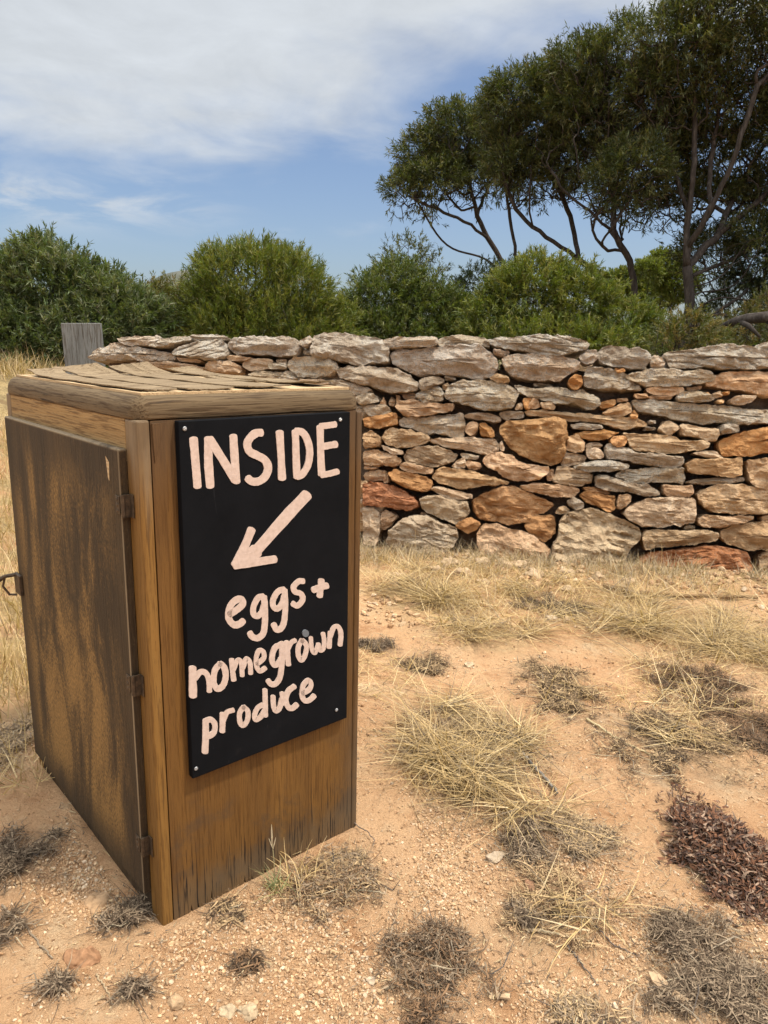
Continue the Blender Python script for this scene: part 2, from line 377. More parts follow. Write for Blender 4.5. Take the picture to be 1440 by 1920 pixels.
def axis_pts(lo, hi, step, far0, far1, g=1.16):
    c = list(np.arange(lo, hi, step)); s = step; a = [lo]; b = [c[-1]]
    while a[-1] > far0: s *= g; a.append(a[-1] - s)
    s = step
    while b[-1] < far1: s *= g; b.append(b[-1] + s)
    return np.array(a[:0:-1] + c + b[1:])
gx = axis_pts(-2.2, 3.0, .0135, -4500, 4500); gy = axis_pts(.75, 4.9, .0135, -400, 4500)
XX, YY = np.meshgrid(gx, gy); ZZ = gz(XX, YY)
def weight(patches, k=1.0):
    w = np.zeros_like(XX)
    for c, a, b in patches: w = np.maximum(w, np.exp(-(((XX - c[0]) / (a * k)) ** 2 + ((YY - c[1]) / (b * k)) ** 2) * 1.1))
    return w
wdist = (XX - WB[0]) * WN[0] + (YY - WB[1]) * WN[1]
t_scrub = sstep(-wdist, .1, .7); t_mat = weight(mats_w + [succ_w], .95) * .95
strip = np.exp(-((wdist - .20) / .42) ** 2)
leftf = sstep(-XX, .9, 1.6) * sstep(YY, 1.9, 2.8)
t_straw = np.clip(np.maximum(np.maximum(weight(tufts_w, .9) * .75, strip * .8), leftf), 0, 1)
nx, ny = len(gx), len(gy); ii = (np.arange(ny - 1)[:, None] * nx + np.arange(nx - 1)[None]).ravel()
mesh_np('ground', np.stack([XX, YY, ZZ], -1).reshape(-1, 3), np.stack([ii, ii + 1, ii + nx + 1, ii + nx], 1), mat_ground(),
        np.stack([t_scrub, t_straw, t_mat], -1).reshape(-1, 3), True)['kind'] = 'structure'
# a distant ridge
k = NT('hill_scrub', .95, .1); v = k.coord((.004, .004, .01), obj=False)
k.color(k.ramp(k.noise(v, 1, 6), [(.3, (.06, .065, .05)), (.7, (.13, .125, .10))])); HM = k.m
th = np.linspace(0, 1, 80); rad = np.linspace(0, 1, 14)
hp = []
for q in rad:
    for s_ in th:
        x = -2300 + 3000 * s_; y = 3300 + 700 * q
        z = 265 * math.sin(math.pi * min(1, q * .5 + 0.0)) * (.45 + .75 * math.exp(-((x + 950) / 330) ** 2) + .25 * math.sin(x * .004)) * math.sin(math.pi * s_) ** .4
        hp.append((x, y, z * (.9 + .25 * float(vnoise(np.array([[x * .006, y * .006, 0]]))[0]))))
ii = (np.arange(13)[:, None] * 80 + np.arange(79)[None]).ravel()
mesh_np('hills', np.array(hp), np.stack([ii, ii + 1, ii + 81, ii + 80], 1), HM, None, True)['kind'] = 'structure'

# ---------------------------------------------------------------- dry stone wall
COL = {  # tint (linear) and lichen cover
 'q': ((.74, .43, .185), .05), 'w': ((.70, .57, .39), .6), 'g': ((.58, .455, .31), .42), 'b': ((.80, .60, .40), .14), 'p': ((.76, .50, .29), .08),
 't': ((.68, .48, .28), .14), 'o': ((.74, .395, .16), .05), 'r': ((.58, .26, .125), .03), 'y': ((.75, .50, .275), .07), 'k': ((.70, .54, .355), .06)}
CROP = {'A': (640, 600, 3.6), 'B': (1000, 600, 3.2727), 'C': (120, 600, 2.88), 'D': (600, 600, 3.6), 'G': (0, 0, 1)}
STONES = """
D g -50,110 10,85 140,85 300,110 420,125 455,170 470,240 460,290 330,292 250,312 190,290 110,275 20,262 -50,240
A b 275,140 360,120 480,118 620,108 655,120 650,165 610,185 500,183 390,185 320,195 280,165
A w 655,120 760,100 870,100 960,115 1010,140 1000,185 940,175 880,160 760,165 680,180 650,165
A p 330,215 370,195 620,185 700,165 850,160 930,165 970,200 1030,235 1055,275 1060,340 1000,385 930,412 860,395 770,370 660,375 530,382 430,345 350,290
A g -40,330 60,318 220,315 350,320 450,370 520,420 527,450 500,478 420,485 330,495 260,475 180,440 80,420 -10,395
D g 75,405 130,400 230,430 330,460 350,478 300,495 230,500 150,470 80,430
A g 525,400 600,390 660,385 700,410 690,430 630,450 570,478 535,475 520,440
A w 505,500 540,480 600,465 660,445 685,480 685,540 630,555 560,565 530,545 500,520
A w 95,530 110,510 190,490 235,505 262,545 215,562 140,578 115,570
A g 150,590 200,570 290,570 325,590 325,635 280,650 220,658 170,640 150,615
A p 255,565 285,520 300,575
A p 310,565 330,510 355,530 355,575 325,580
A p 360,500 390,505 395,545 365,550
A p 405,490 495,485 495,530 430,535 408,525
A p 360,580 400,545 480,530 560,560 690,565 760,560 760,600 700,620 590,645 500,655 420,645 385,620
A o 148,660 250,645 345,620 385,640 388,700 330,715 240,728 150,718
A g 388,668 480,655 600,650 740,630 820,625 830,700 825,790 790,805 720,780 640,768 560,770 480,735 400,720
A w 690,500 740,430 830,405 960,410 1100,425 1180,465 1200,500 1165,560 1150,590 1080,608 960,605 850,575 760,550 700,525
A t 680,435 720,420 735,450 705,475 685,465
A t 1000,390 1060,360 1130,385 1140,420 1090,430 1030,415
A o 1020,195 1130,205 1140,225 1090,245 1030,240
G p 941,672 954,666 1000,664 1040,666 1075,672 1088,678 1085,692 1060,705 1050,715 1020,714 990,712 960,706 946,695
G w 905,640 940,632 985,630 1010,628 1060,630 1100,640 1107,645 1100,655 1070,662 1050,668 1025,673 1000,665 970,655 930,650
B w -120,400 -60,410 0,425 120,410 160,418 290,432 400,472 410,520 380,545 320,548 240,515 150,510 80,495 0,480 -90,445
A b 1180,570 1220,555 1230,600 1170,605
A o 1225,530 1280,525 1300,570 1270,610 1235,590
A g 1065,620 1120,610 1235,615 1240,650 1190,665 1110,672 1075,650
A b 828,640 880,625 1000,625 1070,655 1080,685 1020,690 940,670 840,660
A p 840,710 880,680 918,690 922,750 890,780 850,780 832,745
A o 925,700 970,690 1030,745 1035,785 980,793 935,780
G q 935,800 945,790 975,787 1010,784 1050,783 1062,792 1066,815 1062,850 1050,868 1030,872 1005,866 975,852 955,838 940,818
A t 270,800 300,740 370,730 470,740 560,770 600,790 580,830 500,850 400,865 320,850
A b 580,805 650,795 770,795 900,790 1040,805 1070,850 1050,895 980,915 900,890 820,870 730,860 650,840
A b 270,840 330,860 420,885 415,912 350,905 290,880
A y 150,760 200,740 270,790 265,850 200,865 150,860
A p 148,880 220,875 320,900 400,930 395,975 330,990 240,980 150,975
A t 415,920 440,875 500,850 600,848 680,860 760,890 790,910 760,950 680,980 600,998 510,980 430,960
A p 395,970 440,962 540,985 620,1005 620,1040 540,1040 440,1025 400,1000
A b 740,985 790,945 830,930 845,965 830,1000 760,1000
A p 830,965 870,950 930,960 950,990 930,1015 860,1010
A g 800,895 860,900 930,920 910,945 840,940 805,920
A p 940,950 990,910 1090,895 1150,920 1230,970 1330,985 1400,990 1395,1030 1330,1080 1210,1090 1110,1070 1050,1020 980,990
A p 148,1030 200,1008 280,1010 310,1035 300,1080 230,1090 150,1080
A p 285,1040 310,1035 320,1090 300,1108 280,1100
A o 318,1030 360,1003 460,1030 580,1060 620,1090 610,1150 560,1165 480,1145 400,1115 335,1080
A y 608,1060 640,1010 690,992 790,1005 900,1020 1020,1060 1130,1090 1130,1105 1000,1115 880,1125 800,1145 720,1120 640,1095
A r 148,1095 240,1095 350,1120 440,1160 515,1215 525,1260 470,1285 380,1280 270,1260 148,1250
A b 605,1135 650,1120 760,1150 885,1175 890,1200 820,1212 720,1205 640,1165
A k 525,1205 560,1190 640,1185 740,1205 860,1225 865,1300 810,1360 750,1375 650,1330 570,1300 535,1260
A o 880,1220 940,1180 1000,1150 1080,1120 1160,1120 1260,1160 1390,1215 1440,1255 1400,1290 1310,1330 1240,1375 1130,1385 1000,1360 930,1350 890,1290
A p 525,1300 560,1300 640,1345 620,1365 550,1355
A b 145,1265 200,1262 262,1290 262,1430 240,1520 145,1520
A p 265,1300 310,1285 380,1325 330,1390 285,1430 262,1400
A k 320,1430 400,1350 480,1315 580,1320 680,1370 780,1400 790,1470 720,1560 560,1600 400,1600 300,1500
A o 770,1380 870,1330 940,1380 910,1420 850,1440 790,1410
A p 920,1430 960,1375 1050,1375 1120,1410 1200,1425 1290,1450 1350,1500 1420,1560 1380,1650 1100,1660 950,1600 905,1500
B o -60,1270 0,1210 90,1195 135,1210 142,1300 75,1368 30,1350 -20,1310
B p 0,995 120,1005 280,1035 290,1055 250,1088 150,1088 40,1070 -80,1040 -90,1020
A b 1065,830 1080,815 1105,860 1100,885 1075,880
B p 80,960 105,915 130,910 125,985 85,990
A g 690,380 770,380 770,405 700,405
A p 148,985 240,980 240,1005 150,1010
A g 1290,420 1400,425 1440,440 1380,450 1300,440
B p 280,225 330,185 390,180 390,240 370,265 320,275 285,250
B g 390,215 430,160 470,150 560,165 650,170 730,205 715,260 690,290 580,298 480,280 400,250
B y 705,240 740,210 790,230 810,270 790,295 720,290
B w 790,215 840,190 940,185 1040,170 1100,150 1200,145 1300,155 1440,190 1560,200 1560,290 1440,298 1250,300 1080,285 960,300 830,295 815,250
B w 1385,160 1400,135 1440,125 1520,130 1540,170 1440,185 1400,180
B g 310,340 330,290 420,280 500,300 580,330 600,370 670,415 660,432 550,435 420,425 310,405
B w 570,355 610,320 700,300 800,298 960,310 1080,310 1125,360 1110,380 1000,390 930,405 800,410 680,400 610,375
B o 500,292 560,295 570,315 520,322
B p 1110,330 1200,310 1440,310 1560,315 1560,455 1440,465 1330,440 1220,420 1110,410 1060,400
B p 690,415 760,405 930,415 930,445 860,462 750,458 700,440
B p 935,410 1050,395 1040,420 960,430
B p 615,450 700,450 710,480 630,478
B p 710,460 860,465 850,485 720,485
B w 870,480 900,445 1000,435 1070,455 1110,480 1090,502 980,505 880,497
B o 1035,450 1070,440 1095,460 1060,470
B y 1100,450 1150,430 1160,470 1120,480
B y 1125,490 1170,485 1170,510 1130,512
B o 1165,440 1215,430 1215,455 1170,460
B b 1200,490 1240,465 1330,460 1370,470 1340,505 1280,525 1220,515
B w 605,490 720,490 860,500 960,505 1100,520 1250,530 1330,545 1440,550 1560,560 1560,630 1440,635 1320,640 1250,640 1150,630 1050,640 930,620 860,605 800,585 700,570 630,550
B o 215,370 250,340 300,345 302,400 270,430 230,425 210,400
B o 410,515 440,490 505,480 510,520 440,545 415,540
B y 415,575 470,545 540,515 595,495 605,560 560,590 480,592
B o 590,590 620,550 650,580 640,605 600,605
B p 510,480 580,475 590,495 520,500
B t -60,555 60,550 180,560 350,575 500,590 640,600 700,625 705,655 620,660 560,675 480,650 400,625 250,620 100,605 -40,580
B g 225,640 300,632 420,640 430,665 350,672 240,665
B o 245,690 330,680 440,672 530,690 480,720 400,740 310,730
B o 465,735 490,712 550,708 580,740 560,775 510,780 475,765
B y 195,760 215,710 270,700 315,750 315,800 250,812 200,800
B b 315,775 340,750 410,748 435,770 400,788 330,785
B b 320,790 400,790 432,820 420,850 350,862 325,830
B b 175,890 185,810 260,810 335,835 320,870 250,895
B w 240,905 300,880 380,860 520,870 590,885 580,915 470,930 330,930
B t 540,695 700,700 850,715 950,745 1050,740 1080,760 1070,790 960,810 850,825 730,815 620,805 590,770 570,720
B g 440,850 440,770 480,750 560,785 640,810 800,825 930,845 920,890 850,912 740,895 600,870 500,855
B t 765,670 810,615 845,620 900,665 850,705 810,715
B t 900,660 905,635 1000,650 1140,670 1130,740 1080,745 980,715 910,710
B g 1140,660 1170,640 1250,645 1260,690 1145,705
B g 700,650 760,655 755,672 680,675
B g 710,615 755,618 755,635 712,640
B o 1135,750 1180,720 1280,690 1440,655 1560,640 1560,800 1440,820 1330,835 1160,838 1140,800
B b 970,820 1060,800 1110,805 1165,855 1090,850
B y 925,880 970,855 1070,855 1170,850 1280,840 1290,900 1280,955 1200,970 1120,955 1050,950 970,935 940,910
B g 930,1000 1000,975 1130,970 1300,960 1305,985 1200,1005 1050,1012
B y 1310,860 1340,855 1440,845 1540,850 1540,1040 1440,1045 1370,1030 1330,990 1310,920
B w 500,950 550,920 640,915 780,905 930,905 935,950 920,1015 870,1005 800,995 720,990 650,1020 590,985 520,975
B g 375,960 420,945 500,970 600,1000 700,1010 775,1050 780,1078 700,1085 600,1060 480,1050 390,1030
B t 115,990 150,890 230,905 370,940 360,1000 300,1022 200,1015
B p 790,1015 830,1010 980,1015 990,1060 960,1090 830,1090 795,1060
B o 280,1075 320,1050 400,1065 510,1080 500,1170 470,1185 400,1150 320,1115
B o 300,1025 380,1025 480,1055 470,1075 400,1065 320,1045
B p 515,1075 570,1065 608,1085 600,1115 540,1160 512,1160
B g 205,1110 250,1085 310,1125 300,1160 250,1165 215,1140
B t 130,1190 150,1150 200,1140 230,1170 180,1190
B b 540,1190 600,1130 700,1095 850,1090 985,1095 1003,1180 985,1240 900,1262 760,1272 660,1262 590,1225
B y 1000,1070 1050,1035 1150,1010 1280,1008 1400,1030 1520,1040 1530,1170 1440,1185 1250,1195 1100,1180 1020,1130
B p 1000,1220 1050,1195 1180,1200 1345,1198 1340,1225 1250,1255 1150,1275 1030,1270
B p 1400,1210 1440,1190 1520,1190 1520,1245 1410,1245
B w 925,1275 960,1255 1005,1265 1000,1290 940,1292
B t 665,1330 690,1285 800,1290 900,1295 1060,1285 1135,1310 1130,1350 1000,1375 880,1390 760,1395 680,1410
B y 1140,1300 1200,1270 1300,1245 1440,1235 1540,1245 1540,1410 1440,1418 1300,1410 1200,1380 1150,1340
B k 165,1230 190,1185 290,1160 380,1155 440,1175 520,1210 600,1240 660,1285 660,1340 600,1400 560,1470 600,1560 420,1600 200,1590 110,1480 110,1400 150,1330
B r 645,1460 720,1430 900,1410 1050,1385 1150,1385 1300,1420 1340,1470 1330,1580 1100,1620 750,1620 660,1570
B y 1390,1460 1440,1415 1530,1420 1530,1570 1400,1570
B p 0,470 30,480 40,520 20,545 -40,540
B t 40,505 100,500 140,530 130,548 60,545
C b 118,200 150,165 210,135 275,118 330,140 450,150 560,170 600,190 590,215 480,220 330,210 220,218 150,220
C b 280,105 330,92 420,85 520,85 515,110 455,135 360,140 300,125
C w 455,140 520,105 600,90 680,85 690,105 640,120 570,140 490,148
C w 675,80 720,75 860,78 900,100 830,108 740,108 680,105
C w 585,175 640,140 720,115 860,110 880,140 885,180 870,215 760,215 680,205 600,195
C b 878,130 900,100 980,85 1100,90 1210,88 1265,110 1275,160 1260,190 1200,198 1120,190 1000,180 930,192 890,160
C b 1275,110 1330,85 1340,130 1310,150 1275,140
C w 1285,155 1340,150 1335,185 1290,185
C b 870,195 920,190 1010,200 980,215 890,222
C b 955,230 980,210 1060,203 1130,215 1110,255 1060,268 985,270 960,250
C w 1100,235 1200,230 1200,262 1110,265
C b 1135,205 1195,205 1195,230 1140,230
C w 1205,215 1240,195 1340,192 1440,205 1480,240 1490,280 1440,300 1350,310 1260,302 1210,260
C b 755,245 790,222 890,222 945,245 950,285 850,280 760,270
C b 440,225 560,222 660,235 760,255 750,262 600,262 440,250
C b 340,240 400,228 440,235 430,260 345,255
C w 985,285 1080,272 1180,285 1260,310 1200,330 1060,310 990,300
C b 1270,320 1400,320 1440,345 1300,345
C b 600,200 740,215 730,228 620,222
"""
def resample(P, n):
    Q = np.vstack([P, P[:1]]); s = np.concatenate([[0], np.cumsum(np.linalg.norm(np.diff(Q, axis=0), axis=1))])
    t = np.linspace(0, s[-1], n, endpoint=False); return np.stack([np.interp(t, s, Q[:, i]) for i in range(2)], 1)
def stone_mesh(poly, depth, seed, proud=0.0, flip=1.0):
    """a stone from its outline in the wall plane: an irregular faceted front, full thickness behind"""
    rg = np.random.default_rng(seed); P = np.asarray(poly, float)
    if (np.roll(P[:, 0], -1) * P[:, 1] - P[:, 0] * np.roll(P[:, 1], -1)).sum() > 0: P = P[::-1]
    per = np.linalg.norm(P - np.roll(P, -1, 0), axis=1).sum(); n = int(np.clip(per / .011, 20, 110))
    r0 = resample(P, n)
    for _ in range(1): r0 = .5 * r0 + .25 * (np.roll(r0, 1, 0) + np.roll(r0, -1, 0))
    ctr = r0.mean(0); q = r0 - ctr; w, ev = np.linalg.eigh(q.T @ q); ax = ev[:, 1]
    L = np.abs(q @ ax).max(); Wd = np.abs(q @ ev[:, 0]).max(); core = np.clip(q @ ax, -(L - Wd) * .8, (L - Wd) * .8)[:, None] * ax + ctr
    size = Wd; bulge = min(.12, .45 * size + .025)
    prof = [(-depth, .55), (-depth * .92, .80), (-depth * .55, .97), (-.03, 1.0)] + [(0, q) for q in ((.995, .97, .93, .87, .79, .69, .58, .46, .34, .22, .11) if Wd < .05 else (.995, .98, .955, .92, .88, .83, .77, .71, .65, .58, .51, .44, .37, .30, .23, .16, .09))]
    V = []; SS = []
    for d, s in prof: V.append(np.hstack([core + (r0 - core) * s, np.full((n, 1), d)])); SS.append(np.full(n, s))
    V.append(np.hstack([ctr, -depth])[None]); V.append(np.hstack([core.mean(0), 0])[None])
    m = len(prof); V = np.vstack(V); SS = np.concatenate(SS + [[.5], [0.]]); fr = V[:, 2] > -.02
    off = rg.uniform(0, 50, 3); pw = rg.uniform(3.0, 7.0)
    hgt = bulge * np.clip(1 - SS ** pw, 0, 1) ** (1 / 2.0)
    # chiselled facets: tilted planes cut the front
    rel = (V[:, :2] - ctr); ex = np.array([L, Wd]); rr = np.stack([rel @ ax / L, rel @ ev[:, 0] / Wd], 1)
    for kf in range(rg.integers(4, 8)):
        a = rg.uniform(0, 6.283); c0 = rg.uniform(.45, .95); sl = rg.uniform(.4, 1.5)
        hgt = np.minimum(hgt, np.maximum(bulge * (c0 - sl * (rr[:, 0] * math.cos(a) + rr[:, 1] * math.sin(a))), .06 * bulge))
    Pn = np.column_stack([V[:, :2], V[:, 0] * 0]); rid = 1 - 2 * np.abs(fbm(Pn * np.array([9, 16, 1]) + off, 3) - .5)
    hgt = hgt + (fbm(Pn * 8 + off, 3) - .5) * .55 * bulge + (rid - .8) * .5 * bulge + (fbm(Pn * 30 + off, 3) - .5) * .022 - np.abs(fbm(Pn * 15 + off + 4, 2) - .5) * .05 * (bulge / .08)
    la = rg.uniform(-.35, .35); tl = (V[:, 1] * math.cos(la) + V[:, 0] * math.sin(la)) * rg.uniform(14, 30) + 1.1 * fbm(Pn * 9 + off, 2) + off[0]; tl = tl - np.floor(tl)
    hgt = hgt - rg.uniform(.0, .20) * bulge * sstep(tl, .55, .98) * sstep(fbm(Pn * 6 + off + 9, 2), .40, .6)
    V[:, 2] = np.where(fr, hgt, V[:, 2])
    edge = (SS > .9)[:, None]; jit = np.stack([fbm(V * 26 + off + 31 * i, 3) - .5 for i in range(3)], 1) * .030 * min(1, size / .05) + np.stack([fbm(V * 80 + off + 31 * i, 2) - .5 for i in range(3)], 1) * .010
    V = V + jit * np.clip((SS - .55) / .4, 0, 1)[:, None] * np.array([1, 1, .6])
    V[:, 2] += proud
    j = np.arange(n); F = []
    for i in range(m - 1): F.append(np.stack([i * n + j, i * n + (j + 1) % n, (i + 1) * n + (j + 1) % n, (i + 1) * n + j], 1))
    F4 = np.vstack(F)[:, ::-1]; F3 = np.vstack([np.stack([np.full(n, m * n), j, (j + 1) % n], 1), np.stack([np.full(n, m * n + 1), (m - 1) * n + (j + 1) % n, (m - 1) * n + j], 1)])
    W = WB + V[:, :1] * WU + V[:, 1:2] * VU + V[:, 2:3] * NN * flip
    return W, F4, F3
wall = tag(empty('dry_stone_wall', tuple(WP1 + WU * .4)), 'dry stone wall of tan, orange and lichen grey fieldstones behind the cabinet', 'wall')
wall_inv = -np.array(wall.location)
def plane_uz(p):
    P = on_plane(p, WB, NN); return ((P - WB) @ WU, (P - WB) @ VU)
stones = []
for ln in STONES.strip().split('\n'):
    tg, cl, *pts = ln.split(); ox, oy, sc = CROP[tg]
    pp = np.array([plane_uz((ox + float(a) / sc, oy + float(b) / sc)) for a, b in (q.split(',') for q in pts)])
    area = abs((np.roll(pp[:, 0], -1) * pp[:, 1] - pp[:, 0] * np.roll(pp[:, 1], -1)).sum()) / 2
    stones.append((area, cl, pp))
def stone_tint(cl, rg, cap=False):
    c, li = COL[cl]; f = rg.uniform(.86, 1.16); s = rg.uniform(-.03, .03)
    if cap: c = tuple(np.array(c) * .45 + np.array((.62, .55, .44)) * .55); li = max(li, .55)
    return (c[0] * f + s * .5, c[1] * f, c[2] * f - s * .5, float(np.clip(li + rg.uniform(-.08, .12), 0, 1)))
order = sorted(range(len(stones)), key=lambda i: -stones[i][0])
WHICH = {'w': 'lichen crusted pale stone', 'o': 'orange stone', 'r': 'rust red stone', 'g': 'grey stone', 'y': 'ochre stone'}
small = MB()
for rank, i in enumerate(order):
    area, cl, pp = stones[i]; rg = np.random.default_rng(100 + i); top = pp[:, 1].max() > 1.24
    d = (.42 if top else .30) if area > .012 else (.16 if area > .003 else .10)
    W, F4, F3 = stone_mesh(pp, d, 500 + i, rg.uniform(-.025, .025) - (.02 if area < .004 else 0))
    if rank < 100:
        mesh_np('stone', W + wall_inv, [F4, F3], M_STONE, stone_tint(cl, rg, pp[:, 1].max() > 1.27), False, wall)
    else: small.add(W + wall_inv, [F4, F3], stone_tint(cl, rg, pp[:, 1].max() > 1.27))
# coursed stones the photo cannot see: behind the cabinet, beyond the right edge, and the rear face
rg = np.random.default_rng(5)
def course(u0, u1, z0, z1, keep, flip=1.0, back=0.0, depth=.25):
    z = z0
    while z < z1:
        hgt = rg.uniform(.07, .15); u = u0 + rg.uniform(-.1, .1)
        while u < u1:
            wd = rg.uniform(.14, .42)
            if keep(u + wd / 2, z + hgt / 2):
                m = 9; a = np.linspace(0, 2 * np.pi, m, endpoint=False)
                pol = np.stack([u + wd / 2 + np.sign(np.cos(a)) * np.abs(np.cos(a)) ** .5 * wd / 2 * rg.uniform(.88, 1.04, m),
                                z + hgt / 2 + np.sign(np.sin(a)) * np.abs(np.sin(a)) ** .5 * hgt / 2 * rg.uniform(.85, 1.05, m)], 1)
                W, F4, F3 = stone_mesh(pol, depth, int(rg.integers(1e6)), rg.uniform(-.03, .02), flip)
                W = W + NN * back
                if flip < 0: F4 = F4[:, ::-1]; F3 = F3[:, ::-1]
                low = z < .55; small.add(W + wall_inv, [F4, F3], stone_tint(rg.choice(list('oypbtr' if low else 'wgbtpw')), rg))
            u += wd
        z += hgt
seen = lambda u, z: not (u > -.02 + 0 and u < 2.72) and not (z > 1.08 + (-u) * .0 and u < -.0)
course(-1.95, -.02, -.03, 1.27, lambda u, z: u < .02 and z < 1.06 + .06 * sstep(np.array(u), -.9, -.3), 1.0, -.035)
course(2.50, 3.6, -.03, 1.24, lambda u, z: u > 2.62, 1.0, -.035)
course(-1.95, 3.6, 0.0, 1.30, lambda u, z: True, -1.0, -.52, .2)
small.build('small_stones', M_STONE, wall, False)['kind'] = 'stuff'
core = MB(); nu = 120; nzc = 34
us = np.linspace(-1.93, 3.55, nu); zs = np.linspace(-.1, 1.20, nzc)
def sheet(fn):
    G = np.array([[fn(u, z) for u in us] for z in zs]).reshape(-1, 3)
    i_ = (np.arange(nzc - 1)[:, None] * nu + np.arange(nu - 1)[None]).ravel(); return G, np.stack([i_, i_ + 1, i_ + nu + 1, i_ + nu], 1)
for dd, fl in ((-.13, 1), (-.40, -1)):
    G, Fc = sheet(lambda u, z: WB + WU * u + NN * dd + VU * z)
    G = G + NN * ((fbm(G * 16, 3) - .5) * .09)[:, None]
    core.add(G + wall_inv, Fc if fl > 0 else Fc[:, ::-1], (.20, .145, .10, .1))  # core tinted dark so the gaps between stones read as shade
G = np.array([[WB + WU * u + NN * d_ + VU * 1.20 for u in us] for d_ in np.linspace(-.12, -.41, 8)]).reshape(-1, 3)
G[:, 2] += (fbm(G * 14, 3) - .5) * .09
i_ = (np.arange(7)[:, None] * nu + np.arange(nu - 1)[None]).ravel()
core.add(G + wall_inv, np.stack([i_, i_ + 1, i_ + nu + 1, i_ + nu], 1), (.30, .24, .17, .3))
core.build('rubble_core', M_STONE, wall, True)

# ---------------------------------------------------------------- cabinet (local x along the sign side, y along the door side)
cab = tag(empty('wooden_cabinet', tuple(CAB), math.atan2(ca[1], ca[0])), 'weathered brown wooden cabinet with dark hinged door and peeling veneer top', 'cabinet')
CW, CD, ZR, ZT = .567, .87, 1.147, 1.195
def side_tones(k, c, g, f, b):                # bottom wear and dark stains of the plywood side, darker towards right edge and top
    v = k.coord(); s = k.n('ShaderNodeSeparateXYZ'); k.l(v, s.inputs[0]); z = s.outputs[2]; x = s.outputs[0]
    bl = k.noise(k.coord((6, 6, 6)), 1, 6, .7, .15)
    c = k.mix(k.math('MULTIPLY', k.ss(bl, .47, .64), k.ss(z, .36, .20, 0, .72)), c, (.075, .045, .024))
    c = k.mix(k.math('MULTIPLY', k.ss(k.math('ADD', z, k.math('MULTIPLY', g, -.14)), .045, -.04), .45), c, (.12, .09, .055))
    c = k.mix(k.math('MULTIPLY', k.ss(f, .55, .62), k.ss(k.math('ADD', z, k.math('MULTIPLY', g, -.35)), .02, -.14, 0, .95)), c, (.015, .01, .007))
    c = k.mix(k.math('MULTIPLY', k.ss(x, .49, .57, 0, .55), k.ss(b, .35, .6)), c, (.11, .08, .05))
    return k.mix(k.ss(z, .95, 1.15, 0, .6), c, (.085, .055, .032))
M_SIDE = wood('plywood_side', 2, [(.28, (.052, .026, .008)), (.43, (.115, .054, .014)), (.58, (.178, .084, .019)), (.75, (.24, .122, .031))], grain=.7, cracks=.08, extra=side_tones)
def post_wear(k, c, g, f, b):
    v = k.coord(); s = k.n('ShaderNodeSeparateXYZ'); k.l(v, s.inputs[0]); z = s.outputs[2]
    c = k.mix(k.ss(k.math('ADD', z, k.math('MULTIPLY', g, .3)), 1.08, 1.28, 0, .75), c, (.20, .15, .095))
    return k.mix(k.math('MULTIPLY', k.ss(b, .5, .62), .55), c, (.085, .05, .022))
M_POST = wood('oak_post', 2, [(.28, (.085, .041, .010)), (.5, (.21, .104, .024)), (.7, (.29, .158, .043))], cracks=.22, grain=.8, extra=post_wear, loc=(3, 1, 0))
WEATH = [(.28, (.058, .037, .019)), (.45, (.110, .073, .037)), (.6, (.165, .112, .058)), (.78, (.23, .16, .085))]
M_RIMX = wood('weathered_rail_across', 0, WEATH, cracks=.95, grain=1.0, rough=.85)
M_RIMY = wood('weathered_rail_along', 1, WEATH, cracks=.95, grain=1.0, rough=.85, loc=(2, 0, 5))
M_RAIL = wood('oak_rail', 1, [(.28, (.15, .085, .03)), (.5, (.31, .19, .075)), (.72, (.42, .27, .12))], cracks=.6, loc=(1, 0, 3))
def door_wear(k, c, g, f, b):
    v = k.coord(); s = k.n('ShaderNodeSeparateXYZ'); k.l(v, s.inputs[0]); y = s.outputs[1]; z = s.outputs[2]
    ro = k.n('ShaderNodeMapping'); ro.inputs['Rotation'].default_value = (.30, 0, 0); ro.inputs['Scale'].default_value = (4, 6, 2.2); k.l(v, ro.inputs[0])
    p = k.noise(ro.outputs[0], 1, 6, .62, .7); spk = k.noise(k.coord((220, 220, 110)), 1, 3, .7)
    edge = k.math('MULTIPLY', k.ss(y, .06, .20), k.ss(y, .83, .70)); edge = k.math('MULTIPLY', edge, k.math('MULTIPLY', k.ss(z, 1.06, .92), k.ss(z, .06, .2)))
    m = k.math('MULTIPLY', k.ss(k.math('ADD', p, k.math('MULTIPLY', spk, .30)), .56, .80), k.math('ADD', k.math('MULTIPLY', edge, .8), .10))
    c = k.mix(k.math('MULTIPLY', m, k.ss(spk, .30, .62, .35, 1)), c, k.mix(spk, (.17, .092, .028), (.40, .225, .07)))
    rim_ = k.math('MAXIMUM', k.math('MULTIPLY', k.ss(z, 1.0800, 1.0855), .8), k.math('MULTIPLY', k.ss(y, .058, .0545), k.math('MULTIPLY', k.ss(y, .0523, .0530), .8)))
    c = k.mix(k.math('MULTIPLY', rim_, k.ss(b, .25, .50)), c, (.27, .20, .12))
    return k.mix(k.ss(spk, .62, .75, 0, .3), c, (.19, .15, .10))
M_DOOR = wood('dark_stained_door', 2, [(.25, (.018, .012, .007)), (.5, (.045, .029, .015)), (.7, (.085, .053, .025))], grain=.6, cracks=.2, rough=.7, extra=door_wear)
M_DOORSIDE = M_DOOR
def fuzzy(k, c, g, f, b):
    sp_ = k.noise(k.coord((160, 300, 160)), 1, 3, .7); return k.mix(k.ss(sp_, .52, .68, 0, .8), c, (.10, .065, .035))
M_VENEER = wood('peeling_veneer', 0, [(.28, (.17, .118, .066)), (.5, (.25, .178, .10)), (.75, (.35, .26, .155))], cracks=.2, extra=fuzzy, rough=.9)
M_PLY = wood('bare_plywood', 1, [(.28, (.38, .25, .13)), (.5, (.50, .35, .19)), (.75, (.60, .44, .26))], cracks=.15, grain=.5, rough=.85)
